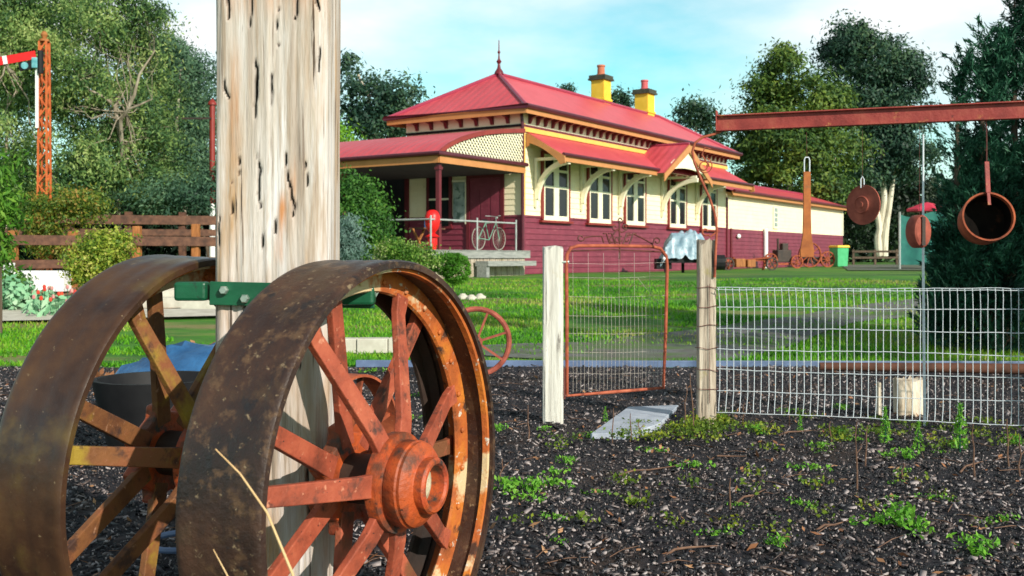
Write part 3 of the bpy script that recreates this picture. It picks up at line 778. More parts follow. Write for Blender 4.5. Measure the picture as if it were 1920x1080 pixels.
m = MB(); m.prism([(GC - 1.45, zE + .38), (GC + 1.45, zE + .38), (GC, GP - .05)], -GO + .06, -GO + .09, lambda u, v, w: (u, w, v)); m.build('gablet_face', M['creamtrim'], house)
m = MB(); arc = [(GC + 1.62 * math.cos(PI * i / 16), zE + .02 + .26 * math.sin(PI * i / 16)) for i in range(17)]
m.prism(arc + [(u, v + .16) for u, v in reversed(arc)], -GO + .04, -GO + .12, lambda u, v, w: (u, w, v)); m.build('gablet_arch', M['creamtrim'], house)
# awning brackets
def bracket(s_, big=False):
    b = MB(); dp = AP - .08 + (.25 if big else 0); zt = AE - .10; zb = 2.30
    pts = []
    for i in range(13):
        a = PI / 2 * i / 12
        pts.append((-.05 - dp * (1 - math.cos(a)), zb + (zt - zb) * math.sin(a)))
    inner = [(u - .14 * math.cos(PI / 2 * i / 12) - .0, v - .15 * math.sin(PI / 2 * i / 12)) for i, (u, v) in enumerate(pts)]
    b.prism(pts + list(reversed(inner)), s_ - .065, s_ + .065, lambda u, v, w: (w, u, v))
    b.span((s_ - .045, -dp, zt), (s_ + .045, -.04, zt + .09)); b.span((s_ - .045, -.12, zb - .25), (s_ + .045, -.035, zt))
    return b.build('awning_bracket', M['creamtrim'], house)
for s_ in (.70, 3.55, 6.25, 9.75, 13.0): bracket(s_, abs(s_ - 9.75) < .1)

# verandah over the end wall
prof = [(-4.28, 3.32), (-4.1, 3.44), (-3.8, 3.60), (-3.3, 3.80), (-2.7, 3.97), (-2.0, 4.12), (-1.2, 4.24), (-.5, 4.32), (-.03, 4.37)]
V0, V1 = -0.12, 8.4
m = MB()
vs = [(s_, t_, z_) for t_ in (V0, V1) for s_, z_ in prof]; n = len(prof)
m.add(vs, [(i, i + 1, i + 1 + n, i + n) for i in range(n - 1)])
m.add([(-.03, TW, 4.37), (-.03, V1, 4.37), (1.5, V1, 4.3), (1.5, TW + .05, 4.3)], [(0, 1, 2, 3)])
m.build('verandah_roof', M['roof_end'], house, smooth=True)
m = MB()
low = [(s_, z_ - .13) for s_, z_ in prof]
m.prism(prof + list(reversed(low)), V0 - .03, V0 + .01, lambda u, v, w: (u, w, v)); m.build('verandah_verge', M['redtrim'], house)
m = MB()
m.bar((-4.25, V0 - .02, 3.13), (-.03, V0 - .02, 3.13), .035, .20); m.bar((-4.25, V0, 3.13), (-4.25, V1, 3.13), .035, .20); m.build('verandah_fascia', M['tan'], house)
m = MB(); m.tube([(-.03, V0 - .09, 3.28), (-4.33, V0 - .09, 3.28), (-4.33, V1, 3.28)], .06, 8); m.build('verandah_gutter', M['gutter'], house, smooth=True)
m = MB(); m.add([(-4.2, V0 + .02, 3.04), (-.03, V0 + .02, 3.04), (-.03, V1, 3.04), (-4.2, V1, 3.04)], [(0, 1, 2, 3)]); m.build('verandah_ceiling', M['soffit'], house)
# lattice infill
m = MB()
def prof_z(s_): return float(np.interp(s_, [p[0] for p in prof], [p[1] for p in prof]))
step = .15
for sg in (1, -1):
    k = -60
    while k < 60:
        # line z = sg*(s - k*step) + 3.3
        pts = []
        for i in range(120):
            s_ = -4.1 + i * (4.05 / 119); z_ = sg * (s_ - k * step) + 3.3
            if 3.32 < z_ < prof_z(s_) - .13: pts.append((s_, z_))
        if len(pts) > 2:
            m.bar((pts[0][0], V0 + .03 + .012 * sg, pts[0][1]), (pts[-1][0], V0 + .03 + .012 * sg, pts[-1][1]), .044, .01, up=(0, 1, 0))
        k += 1
m.build('lattice', M['creamtrim'], house)
m = MB(); m.span((-4.1, V0 + .08, 3.3), (-.05, V0 + .09, 3.34)); m.prism([p for p in [(-4.05, 3.34)] + [(s_, z_ - .15) for s_, z_ in prof if s_ > -3.9] + [(-.03, 3.34)]], V0 + .14, V0 + .15, lambda u, v, w: (u, w, v)); m.build('lattice_shade', M['soffit'], house)  # dark sheet standing in for the shade behind the open lattice
for (s_, t_) in ((-4.1, 0.0), (-4.1, 3.4), (-4.1, 6.8)):
    m = MB(); m.box((s_, t_, 1.85), (.11, .11, 2.35)); m.box((s_, t_, 2.9), (.16, .16, .08)); m.build('verandah_post', M['burgdark'], house)
# end wall details : door, window, notice pane, sign
m = MB(); m.span((-.08, .60, .72), (-.035, .72, 2.95)); m.span((-.08, 1.87, .72), (-.035, 1.99, 2.95)); m.span((-.083, .60, 2.95), (-.035, 1.99, 3.06))
door = m.build('door', M['burgdark'], house)
m = MB(); m.span((-.055, .72, .72), (-.036, 1.87, 2.95))
for a, b in ((.78, 1.08), (1.14, 1.45), (1.51, 1.81)):
    for za, zb_ in ((.85, 1.5), (1.6, 2.6)): m.span((-.068, a, za), (-.056, b, zb_))
m.build('door_leaf', M['burg'], door)
m = MB(); m.ball((-.10, .82, 1.72), .03, .03, .03); m.build('door_knob', M['bolt'], door, smooth=True)
m = MB(); m.span((-.07, 2.04, 1.62), (-.035, 2.50, 2.86)); m.build('notice_case', M['paleglass'], house)
m = MB(); m.span((-.08, 2.00, 1.55), (-.035, 2.04, 2.93)); m.span((-.08, 2.0, 2.87), (-.034, 2.54, 2.93)); m.build('casing', M['creamtrim'], house)
m = MB(); m.span((-.09, 2.56, 1.5), (-.035, 2.66, 3.04)); m.span((-.09, 3.45, 1.5), (-.035, 3.55, 3.04)); m.span((-.12, 2.52, 1.42), (-.035, 3.6, 1.5)); wn = m.build('window', M['burgdark'], house)
m = MB(); m.span((-.06, 2.66, 1.5), (-.036, 3.45, 3.04)); m.build('glass', M['glass'], wn)
m = MB(); m.span((-.075, 2.66, 2.32), (-.062, 3.45, 2.38)); m.build('glazing_bar', M['creamtrim'], wn)
m = MB(); m.span((-.10, .78, 3.10), (-.062, 1.82, 3.27)) ; sg_ = m.build('sign_board', M['black'], house)
m = MB(); m.span((-.104, 1.37, 3.15), (-.101, 1.72, 3.22)); m.span((-.104, .95, 3.15), (-.101, 1.08, 3.22)); m.build('worn_lettering', M['galv'], sg_)
m = MB(); m.span((-.09, TW - .12, .72), (-.035, TW + .03, 3.04)); m.build('corner_post', M['burgdark'], house)
# dark wing beyond the corner
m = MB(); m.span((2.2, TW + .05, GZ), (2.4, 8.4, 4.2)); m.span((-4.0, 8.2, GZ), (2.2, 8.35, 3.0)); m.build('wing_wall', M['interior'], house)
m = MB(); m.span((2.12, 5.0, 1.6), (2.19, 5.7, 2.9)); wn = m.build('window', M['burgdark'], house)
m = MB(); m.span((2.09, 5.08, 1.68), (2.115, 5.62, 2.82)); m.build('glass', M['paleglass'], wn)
# deck, steps and railing
m = MB(); m.span((-4.85, -.32, .50), (-.02, 8.3, .70))
for i in range(28): m.span((-4.9, -.34 + i * .30, .702), (-.045, -.34 + i * .30 + .285, .722))
m.build('deck', M['greydeck'], house)
m = MB(); m.span((-2.9, -.78, .28), (-.42, -.345, .42)); m.span((-2.9, -.72, GZ), (-2.75, -.40, .28)); m.build('step', M['greydeck'], house)
m = MB()
for i in range(14): m.span((-.52 - i * .31, -.26, GZ), (-.24 - i * .31, -.22, .5))
m.build('deck_skirting', M['brownpost'], house)
m = MB()
for s_ in (-.62, -2.6, -4.7): m.tube([(s_, -.2, .70), (s_, -.2, 1.62)], .027, 8)
for t_ in (2.2, 4.6, 7.0): m.tube([(-4.7, t_, .70), (-4.7, t_, 1.56)], .035, 8)
m.tube([(-.62, -.2, 1.52), (-4.7, -.2, 1.52), (-4.7, 7.0, 1.52)], .025, 8)
m.build('verandah_railing', M['galv'], house, smooth=True)
def HP(s_, t_, z_=0.0):
    return house.matrix_basis @ Vector((s_, t_, z_))

# ------------------------------------------------------------ big iron wheels
def wheel(label, x, d, z, yaw, pit, RR, w, spk, trd, rimm, spin=0.0, group=None, hubmat='hub'):
    n = Vector((math.sin(yaw) * math.cos(pit), -math.cos(yaw) * math.cos(pit), math.sin(pit)))
    h = n.cross(Vector((0, 0, 1))).normalized() * -1.0     # towards the far side
    if h.y < 0: h = -h
    u = n.cross(h)
    if u.z < 0: u = -u
    X, Y, Z = h, u, n                                  # local x: far side, y: up, z: axis to the viewer's right
    C = Vector((x, d, z))
    base = C - u * RR
    root = thing('iron_wheel', label, 'wheel', base, 0, group)
    rot = Matrix((X, Y, Z)).transposed().to_4x4()
    if rot.determinant() < 0: rot = Matrix((-X, Y, Z)).transposed().to_4x4()
    root.matrix_basis = Matrix.Translation(base) @ rot
    O = Matrix.Translation((0, RR, 0))
    # tread band
    m = MB(); t_ = 0.020
    pr = [(RR - .004, 0.0), (RR, -.006)]
    for i in range(1, 12): pr.append((RR + .0016 * math.sin(i * 1.9), -w * i / 12))
    pr += [(RR, -w + .006), (RR - .004, -w), (RR - t_, -w), (RR - t_ - .002, -w * .5), (RR - t_, 0.0)]
    m.lathe(pr, 120, O, closed=True)
    m.build('tread', M[trd], root, smooth=True)
    # felloe ring: angle iron standing on the inside of the tread, a front one and a back one
    m = MB(); r1 = RR - t_ - .001
    for k in (-.085,):
        m.lathe([(r1, k), (r1 - .058, k - .004), (r1 - .062, k - .012), (r1 - .058, k - .018), (r1 - .016, k - .020), (r1 - .010, k - .060), (r1, k - .060)], 100, O, closed=True)
    m.build('front_felloe', M[rimm], root, smooth=True)
    m = MB(); k = -.165
    m.lathe([(r1, k), (r1 - .010, k), (r1 - .016, k - .030), (r1 - .055, k - .032), (r1 - .055, k - .042), (r1, k - .044)], 100, O, closed=True)
    m.build('back_felloe', M['darkiron'], root, smooth=True)
    m = MB()
    m.lathe([(r1 + .001, -.012), (r1 - .008, -.014), (r1 - .010, -.030), (r1, -.034)], 100, O, closed=True)
    m.build('rim_bead', M[rimm], root, smooth=True)
    # rivets along the felloe
    for i in range(28):
        a = 2 * PI * i / 28 + .1
        m = MB(); m.ball(O @ Vector(((r1 - .034) * math.cos(a), (r1 - .034) * math.sin(a), -.085)), .009, .009, .007, 8, 5); m.build('rivet', M[rimm], root, smooth=True)
    # hub
    m = MB()
    m.lathe([(0.0, -.21), (.060, -.21), (.064, -.15), (.064, -.02), (.0, -.02)], 32, O)
    m.build('hub_core', M['darkiron'], root, smooth=True)
    m = MB()
    pts = []
    for i in range(7):                                 # back flange: a lobed plate that carries the back spokes
        a = 2 * PI * i / 7
        for da, rr in ((-.30, .118), (-.16, .150), (.16, .150), (.30, .118)):
            pts.append(((rr) * math.cos(a + da), (rr) * math.sin(a + da)))
    m.prism(pts, -.185, -.145, lambda a, b, c: O @ Vector((a, b, c)))
    m.build('back_flange', M[hubmat], root, bevel=.006)
    m = MB()
    m.lathe([(.058, -.035), (.118, -.035), (.127, -.028), (.128, -.004), (.126, .003), (.109, .004), (.107, .010), (.110, .014), (.110, .044), (.106, .048), (.106, .056), (.094, .068), (.074, .073), (.070, .076), (.070, .098), (.064, .104), (.056, .104), (.051, .098), (.050, .0)], 48, O)
    m.build('hub', M[hubmat], root, smooth=True)
    m = MB(); m.lathe([(.0, .066), (.03, .070), (.052, .060), (.052, .0)], 32, O); m.build('hub_plug', M['plug'], root)
    # spokes
    for row in (0, 1):
        for i in range(7):
            a = 2 * PI * i / 7 + (PI / 7 + spin if row == 0 else 0.0)
            c, s_ = math.cos(a), math.sin(a)
            kin = -.014 if row == 0 else -.155
            kout = -.092 if row == 0 else -.130
            b = MB()
            L0, L1 = .085, r1 - (.050 if row == 0 else .012)
            tw = Vector((-s_, c, 0))
            vs = []
            for rr, kk, ww in ((L0, kin, .030), (L0 + .08, kin - (.008 if row == 0 else -.006), .027), (L1 - .05, kout, .023), (L1, kout - .001, .029)):
                ce = Vector((c * rr, s_ * rr, kk))
                for q, e_ in ((-1, -1), (1, -1), (1, 1), (-1, 1)):
                    vs.append(O @ (ce + tw * q * ww + Vector((0, 0, e_ * .0105))))
            fs = [(3, 2, 1, 0), (12, 13, 14, 15)]
            for g in range(3):
                for q in range(4):
                    fs.append((g * 4 + q, g * 4 + (q + 1) % 4, g * 4 + 4 + (q + 1) % 4, g * 4 + 4 + q))
            b.add(vs, fs)
            b.build('spoke', M[spk], root, bevel=.003)
    return root
wheel('big rusty iron wheel with orange hub and red spokes right of the timber post', -.283, 2.634, .556, 1.145, .003, .566, .226, 'spoke', 'tread', 'rim_in', spin=R(-6), group='big iron wheels beside the timber post')
wheel('big iron wheel with brown tread and ochre spokes left of the timber post', -.859, 2.942, .558, 1.223, -.052, .569, .215, 'spoke_ochre', 'tread2', 'rim_in', spin=R(-10), group='big iron wheels beside the timber post')

# timber post
def hewn_post(name, label, cx, cy, wx, wy, h, m_, cat='post', nx=10, nz=60, amp=.006, taper=0.0, top=0.02, sink=.15, lean=(0, 0)):
    """squared post with worn faces and rough arrises"""
    root_z = T(cx, cy)
    ring = []
    per = nx * 4
    for k in range(per):
        f = (k % nx) / nx; sd_ = k // nx
        a = f * 2 - 1
        x, y = [(a, -1), (1, a), (-a, 1), (-1, -a)][sd_]
        # rounded corners
        q = (abs(x) ** 8 + abs(y) ** 8) ** (1 / 8)
        ring.append((x / q, y / q))
    mb = MB(); vs = []
    for j in range(nz + 1):
        z = -sink + (h + sink) * j / nz
        tp = 1 + taper * (z / h)
        for (x, y) in ring:
            nn = noise.noise(Vector((x * 3.5 + cx, y * 3.5, z * 0.9))) * amp + noise.noise(Vector((x * 14, y * 14, z * 1.6 + cx))) * amp * .55
            zz = z + (top * noise.noise(Vector((x * 3, y * 3, cx))) if j == nz else 0)
            vs.append((x * (wx / 2 + nn) * tp + lean[0] * z, y * (wy / 2 + nn) * tp + lean[1] * z, zz))
    fs = []
    for j in range(nz):
        for k in range(per):
            a = j * per + k; b = j * per + (k + 1) % per
            fs.append((a, b, b + per, a + per))
    fs.append(tuple(range(nz * per, (nz + 1) * per)))
    mb.add(vs, fs)
    o = mb.build(name, M[m_], smooth=True)
    o.location = (cx, cy, root_z)
    return tag(o, label, cat)
tp_ = hewn_post('timber_post', 'tall thick bleached timber post with cracks and rust stains between the iron wheels', -.642, 2.865, .302, .25, 2.9, 'post', nx=64, nz=420, amp=.006, taper=.022)
def carve(o, dface):
    """splits in the weathered face, cut into the mesh; places read off the photograph"""
    cr = [[(475, 90, 0), (482, 150, 5), (478, 200, 3.5), (482, 240, 0)], [(508, 125, 0), (510, 165, 2.8), (510, 245, 0)], [(482, 278, 0), (487, 322, 3.5), (483, 362, 3), (492, 405, 0)],
          [(420, 140, 0), (422, 168, 3), (432, 190, 0)], [(471, -40, 1.5), (470, 30, 2.4), (470, 80, 0)], [(424, -30, 4), (428, 20, 3.5), (427, 40, 0)], [(534, 270, 0), (540, 340, 2.6), (550, 385, 3), (545, 425, 0)],
          [(412, 400, 0), (411, 440, 3), (410, 480, 0)], [(490, 415, 0), (492, 452, 2.6), (492, 470, 0)], [(514, 395, 0), (515, 420, 2.6), (515, 445, 0)], [(574, 300, 0), (575, 330, 1.8), (574, 352, 0)], [(597, 70, 0), (598, 110, 2), (597, 140, 0)],
          [(560, -30, 4), (556, 20, 3), (552, 42, 0)], [(590, -30, 4), (595, 10, 3), (600, 22, 0)], [(446, 250, 0), (448, 300, 1.8), (447, 350, 0)], [(455, 480, 0), (457, 560, 2.2), (455, 640, 0)], [(560, 560, 0), (562, 660, 2.4), (558, 760, 0)], [(580, 820, 0), (578, 900, 2.6), (582, 1000, 0)],
          [(434, 330, 0), (436, 372, 2), (434, 420, 0)], [(522, 10, 0), (520, 50, 1.6), (523, 90, 0)]]
    k = dface / F
    me = o.data; nv = len(me.vertices)
    co = np.empty(nv * 3); me.vertices.foreach_get('co', co); co = co.reshape(-1, 3)
    wx = co[:, 0] + o.location.x; wz = co[:, 2] + o.location.z
    front = co[:, 1] < -.10
    px = 960 + wx / k; py = HY - (wz - H) / k
    wig = np.array([noise.noise(Vector((b_ * .035, a_ * .006, 0))) for a_, b_ in zip(px, py)]) * 3.5
    dep = np.zeros(nv)
    for c in cr:
        ys = [q[1] for q in c]; cx = np.interp(py, ys, [q[0] for q in c]) + wig; w = .8 * np.interp(py, ys, [q[2] for q in c], left=0, right=0)
        dep = np.maximum(dep, np.where(w > .15, np.clip(1.15 - np.abs(px - cx) / np.maximum(w, .4), 0, 1), 0))
    dep *= front
    st = np.exp(-((px - 529 - (py - 400) * -.05) / 8) ** 2) * np.clip((py - 350) / 40, 0, 1) * np.clip((500 - py) / 30, 0, 1)
    st = np.maximum(st, .6 * np.exp(-((px - 440) / 9) ** 2) * np.clip((py - 60) / 60, 0, 1) * np.clip((330 - py) / 100, 0, 1))
    st = np.maximum(st, .8 * np.exp(-((px - 548) / 10) ** 2) * np.clip((py - 280) / 60, 0, 1) * np.clip((460 - py) / 100, 0, 1) * .7)
    st = np.maximum(st, np.clip((45 - py) / 60, 0, .8) * np.array([.5 + .5 * noise.noise(Vector((a_ * .05, b_ * .004, 4))) for a_, b_ in zip(px, py)]))
    st *= np.array([np.clip(.55 + .9 * noise.noise(Vector((a_ * .16, b_ * .012, 9))), 0, 1) for a_, b_ in zip(px, py)]) * front
    co[:, 1] += dep * .022
    me.vertices.foreach_set('co', co.ravel())
    for nm, v in (('crack', np.clip(dep * 1.6, 0, 1)), ('stain', np.clip(st, 0, .85))):
        at = me.attributes.new(nm, 'FLOAT', 'POINT'); at.data.foreach_set('value', v.astype(np.float32))
    me.update()
carve(tp_, 2.865 - .125)
# green strap holding the wheels to the post
b = MB()
YS = 2.722
b.bar((-.795, YS, 1.035), (-.36, YS - .006, 1.026), .008, .062, up=(0, 0, 1))
strap = tag(b.build('iron_strap', M['greenpaint'], bevel=.002), 'dark green iron strap bolted across the bleached timber post', 'strap')
for x, dz in ((-.755, .010), (-.700, -.012), (-.395, .008), (-.368, .004)):
    b = MB(); b.lathe([(0, .020), (.009, .020), (.012, .014), (.012, 0), (.018, 0), (.018, -.003)], 6, Matrix.Translation((x, YS - .004, 1.033 + dz)) @ Matrix.Rotation(R(90), 4, 'X')); b.build('bolt', M['bolt'], strap)
for cc in ((-.40, 2.70, 1.03), (-.845, 2.735, 1.04)):
    b = MB(); b.box(cc, (.085, .05, .05)); b.build('clamp', M['greenpaint'], strap, bevel=.008)

# straws in the foreground
def stalk(px, pts, r0, r1, label, nm='dry_stalk', m_='straw', cat='stalk', group=None):
    b = MB(); n = len(pts)
    b.tube(pts, [r0 + (r1 - r0) * i / (n - 1) for i in range(n)], 6)
    return tag(b.build(nm, M[m_], smooth=True), label, cat, group)
stalk(0, [P(590, 1260, 1.55), P(548, 1075, 1.52), P(500, 960, 1.50), P(450, 888, 1.5), P(404, 842, 1.5)], .0026, .0008, 'long dry straw stalk leaning across the tread of the right iron wheel')
stalk(0, [P(470, 1250, 1.6), P(432, 1090, 1.58), P(400, 1030, 1.58)], .002, .0006, 'short dry straw tip at the bottom of the frame below the wheel tread')

# ------------------------------------------------------------ gate, posts, wire fence
hewn_post('gate_post', 'squat pale grey weathered gate post left of the rusty gate', (1037 - 960) / F * 7.0, 7.02, .135, .12, 1.19, 'greypost', nx=10, nz=40, amp=.006, top=.03)
hewn_post('gate_post', 'brown grey gate post with dark top between the gate and the wire fence', (1327 - 960) / F * 6.95, 7.0, .118, .11, 1.235, 'brownpost', nx=10, nz=40, amp=.007, top=.05)
gl, gr_ = 7.0, 7.42
gate = thing('iron_gate', 'rusty tubular garden gate with thin wire infill and scrollwork standing ajar', 'gate', ((1063 - 960) / F * gl, gl, 0))
def GP_(px, py):
    """point in the plane of the gate"""
    a = Vector(((1063 - 960) / F * gl, gl)); b = Vector(((1246 - 960) / F * gr_, gr_)); d = b - a
    t_ = (px - 960) / F; k = (t_ * a.y - a.x) / (d.x - t_ * d.y)
    q = a + d * k
    return Vector((q.x, q.y, H - (py - HY) / F * q.y)) - gate.location
b = MB()
fr = [GP_(1063, 742), GP_(1063, 600), GP_(1062, 500), GP_(1063, 478), GP_(1070, 465), GP_(1084, 461), GP_(1150, 461), GP_(1222, 462), GP_(1238, 466), GP_(1249, 480), GP_(1251, 500), GP_(1248, 620), GP_(1244, 727)]
b.tube(fr + [GP_(1150, 735)], .0125, 10, closed=True)
b.build('gate_frame', M['gate'], gate, smooth=True)
b = MB(); b.tube([GP_(1066, 470), GP_(1150, 468), GP_(1247, 472)], .006, 6); b.build('top_rod', M['scroll'], gate, smooth=True)
b = MB()
x = 1074
i = 0
while x < 1243:
    top = 474 if i % 4 == 0 else 556 + 6 * math.sin(i)
    if i % 2 == 0: b.tube([GP_(x, top), GP_(x + 1, 640), GP_(x + .5, 737 - (x - 1063) * .07)], .0012, 4, cap=False)
    else: b.tube([GP_(x, 560), GP_(x + 1, 650), GP_(x, 736 - (x - 1063) * .07)], .0012, 4, cap=False)
    x += 7.2; i += 1
for y in (494, 520, 556, 592, 625, 660, 700):
    b.tube([GP_(1064, y), GP_(1150, y + 1.5), GP_(1248, y - 2)], .0011, 4, cap=False)
b.tube([GP_(1195, 520), GP_(1215, 545), GP_(1240, 575)], .0014, 4, cap=False)
b.build('wire_infill', M['thinwire'], gate)
def spiral(cx, cy, r0, r1, a0, a1, f, n=22):
    return [f(cx + (r0 + (r1 - r0) * i / n) * math.cos(a0 + (a1 - a0) * i / n), cy - (r0 + (r1 - r0) * i / n) * math.sin(a0 + (a1 - a0) * i / n)) for i in range(n + 1)]
b = MB()
b.tube(spiral(1089, 446, 3, 7, 0, 2.0 * PI, GP_) + [GP_(1110, 443), GP_(1128, 443), GP_(1132, 455)], .0055, 6)
b.tube(spiral(1232, 452, 3, 7, PI, 3.1 * PI, GP_)[:20] + [GP_(1224, 458), GP_(1205, 447), GP_(1188, 439), GP_(1176, 442)], .0055, 6)
for cx, sg in ((1140, 1), (1150, 1), (1172, -1), (1184, -1)):
    b.tube([GP_(cx - 9 * sg, 438), GP_(cx - 3 * sg, 438), GP_(cx, 448), GP_(cx + 4 * sg, 458)], .0058, 6)
    b.tube(spiral(cx + 8 * sg, 449, 2.5, 6, 0, sg * 1.6 * PI, GP_), .0048, 6)
b.tube([GP_(1162, 486), GP_(1162, 450), GP_(1161, 414)], .0065, 6)
b.tube(spiral(1153, 427, 2, 6, 0, 1.9 * PI, GP_), .0055, 6); b.tube(spiral(1172, 426, 2, 6, 0, -1.9 * PI, GP_), .0055, 6)
b.tube(spiral(1163, 413, 3, 5, 0, 2 * PI, GP_), .0048, 6)
b.tube([GP_(1150, 440), GP_(1156, 430), GP_(1166, 436), GP_(1176, 430)], .0048, 6)
b.build('scrollwork', M['scroll'], gate, smooth=True)
b = MB(); b.tube([GP_(1050, 492), GP_(1064, 491)], .009, 8); b.ball(GP_(1064, 491), .014, .014, .014, 8, 6); b.build('hinge', M['bolt'], gate, smooth=True)
b = MB(); b.tube([GP_(1057, 742), GP_(1064, 742)], .010, 8); b.tube([GP_(1058, 690), GP_(1058, 748)], .008, 8); b.build('hinge', M['scroll'], gate, smooth=True)
b = MB(); b.ball(GP_(1245, 485), .012, .012, .012, 8, 6); b.build('latch_knob', M['white'], gate, smooth=True)

# wire fence panel
fence = thing('wire_fence', 'galvanised woven wire fence panel running right from the brown grey post', 'fence', ((1345 - 960) / F * 6.95, 6.95, 0))
def FP(px, v, out=0.0):
    """px across, v = height fraction 0 bottom..1 top"""
    k = (px - 1345) / 575.0
    a = Vector(((1345 - 960) / F * 6.95, 6.95)); b_ = Vector(((1920 - 960) / F * 6.42, 6.42)); d = b_ - a
    t_ = (px - 960) / F; kk = (t_ * a.y - a.x) / (d.x - t_ * d.y); q = a + d * kk
    zt = .922 + .012 * kk; zb = .098 - .004 * kk
    nrm = Vector((-d.y, d.x)).normalized() * -1
    z = zb + (zt - zb) * v
    return Vector((q.x + nrm.x * out, q.y + nrm.y * out, z)) - fence.location
b = MB()
x = 1350.0; rr = random.Random(3)
while x < 2060:
    j = rr.uniform(-1.1, 1.1)
    b.tube([FP(x - 2, -.0, .03), FP(x - 1 + j, .08, .02), FP(x + j, .15), FP(x, .5), FP(x + j * .6, .84), FP(x - 1, .93, .02), FP(x - 2, .985, .03), FP(x - 2, 1.0, .02)], .0024, 6, cap=False)
    x += 12.9 + (x - 1345) / 575 * 1.6
b.build('vertical_wires', M['wire'], fence, smooth=True)
b = MB()
xs_ = [1345 + i * 24 for i in range(31)]
for v, o_ in ((1.0, .02), (.985, .045), (.845, 0), (.675, 0), (.505, 0), (.335, 0), (.165, 0), (0, .05)):
    b.tube([FP(x, v + rr.uniform(-.0035, .0035) + .004 * math.sin(x * .013 + v * 9), o_ + .003) for x in xs_], .0025, 6, cap=False)
b.build('horizontal_wires', M['wire'], fence, smooth=True)
# wire wound round the post
b = MB(); pc = Vector(((1327 - 960) / F * 6.95, 7.0, 0))
for z in (.93, .80, .67, .52, .37, .25):
    b.tube([pc + Vector((sx * .066, sy * .062, z + rr.uniform(-.01, .01))) for sx, sy in ((-1, -1), (0, -1.05), (1, -1), (1.05, 0), (1, 1), (-1, 1))], .0022, 5, closed=True)
b.tube([pc + Vector((.01, -.067, z)) for z in (.95, .6, .15)], .002, 5)
tag(b.build('binding_wire', M['scroll'], smooth=True), 'rusty binding wire wound around the brown grey gate post', 'wire')
# far end post of the wire fence, just outside the frame
# scroll bracket from the post up to the beam
SD = 6.93
def SP(px, py): return P(px, py, SD)
b = MB()
b.tube([SP(1340, 520), SP(1342, 470), SP(1344, 430), SP(1340, 400), SP(1330, 370), SP(1314, 335), SP(1302, 305), SP(1298, 285), SP(1303, 268), SP(1318, 257), SP(1338, 252), SP(1352, 246)], .0085, 8)
b.tube(spiral(1320, 312, 6, 10, PI * .2, -2.1 * PI, SP)[:-1] + [SP(1316, 290), SP(1322, 276), SP(1332, 280)], .005, 6)
b.tube(spiral(1321, 311, 12, 15, PI * 1.1, 2.4 * PI, SP, 14), .004, 6)
b.tube(spiral(1323, 434, 3, 8, 0, 1.7 * PI, SP) + [SP(1332, 444), SP(1342, 436)], .006, 6)
tag(b.build('scroll_bracket', M['gate'], smooth=True), 'curled wrought iron scroll rising from the gate post to the rusty beam', 'bracket')
# beam
bA = P(1345, 231.5, 6.93); bB = P(1920, 206, 6.30); bB = bB + (bB - bA) * .13
b = MB(); hh = .098
b.bar(bA, bB, .010, hh - .004)
b.bar(bA + Vector((0, 0, hh / 2)), bB + Vector((0, 0, hh / 2)), .06, .009)
b.bar(bA - Vector((0, 0, hh / 2)), bB - Vector((0, 0, hh / 2)), .06, .009)
dirb = (bB - bA).normalized()
b.bar(bA - dirb * .004 + Vector((0, 0, -.055)), bA - dirb * .004 + Vector((0, 0, .085)), .055, .008, up=dirb)
tag(b.build('steel_beam', M['beam'], bevel=.002), 'rusty red steel beam held high across the upper right', 'beam')
b = MB(); b.bar((bB.x - .02, bB.y, -.1), (bB.x - .02, bB.y, bB.z - .06), .08, .08); tag(b.build('beam_post', M['beam']), 'rusty upright carrying the right end of the steel beam', 'post')
def beam_at(px):
    t_ = (px - 960) / F; d = bB - bA; k = (t_ * bA.y - bA.x) / (d.x - t_ * d.y); return bA + d * k
def hang(px): return beam_at(px)
# 1 hanging bar with flared foot and ring
q = hang(1513); dd = q.y
def Q(px, py): return P(px, py, dd)
t = thing('hanging_bar', 'long flat orange rusty bar with flared foot hanging from the beam by a shackle', 'hanging iron', Q(1513, 500))
loc = t.location
def LQ(px, py, o_=0.0): return Q(px, py) - loc + Vector((0, o_, 0))
b = MB(); b.prism([(-6.5, 322), (6.5, 322), (7, 400), (8, 440), (13, 470), (12, 482), (-12, 482), (-13, 470), (-8, 440), (-7, 400)], -.008, .008, lambda u, v, w: LQ(1513 + u, v, w)); b.build('flat_bar', M['orangerust'], t, bevel=.002)
b = MB(); b.tube([LQ(1512, 248), LQ(1513, 296)], .0015, 5); b.build('cord', M['scroll'], t)
b = MB(); b.tube([LQ(1508, 325), LQ(1508, 300), LQ(1510, 295), LQ(1516, 295), LQ(1518, 300), LQ(1518, 325)], .0042, 6); b.build('shackle', M['wire'], t, smooth=True)
# 2 disc
q = hang(1617); dd = q.y
t = thing('hanging_disc', 'red rusty plough disc hanging edge-turned from the beam by a shackle', 'hanging iron', Q(1617, 384)); loc = t.location
Mr = Matrix.Rotation(R(-56), 4, 'Z') @ Matrix.Rotation(R(90), 4, 'X')
rD = 37.5 / F * dd
b = MB(); b.lathe([(0, .022), (.018, .022), (.02, .016), (.05, .010), (rD - .008, -.006), (rD, -.004), (rD, -.012), (.05, .002), (0, .004)], 40, Mr); b.build('disc_plate', M['redrust'], t, smooth=True)
b = MB(); b.lathe([(.045, .012), (.052, .016), (.058, .010)], 30, Mr, closed=True); b.build('boss_ring', M['redrust'], t, smooth=True)
b = MB(); b.tube([LQ(1617, 245), LQ(1617, 345)], .0013, 5); b.build('cord', M['scroll'], t)
b = MB(); b.tube([LQ(1614, 352), LQ(1614, 336), LQ(1617, 331), LQ(1620, 336), LQ(1620, 352)], .0038, 6); b.build('shackle', M['wire'], t, smooth=True)
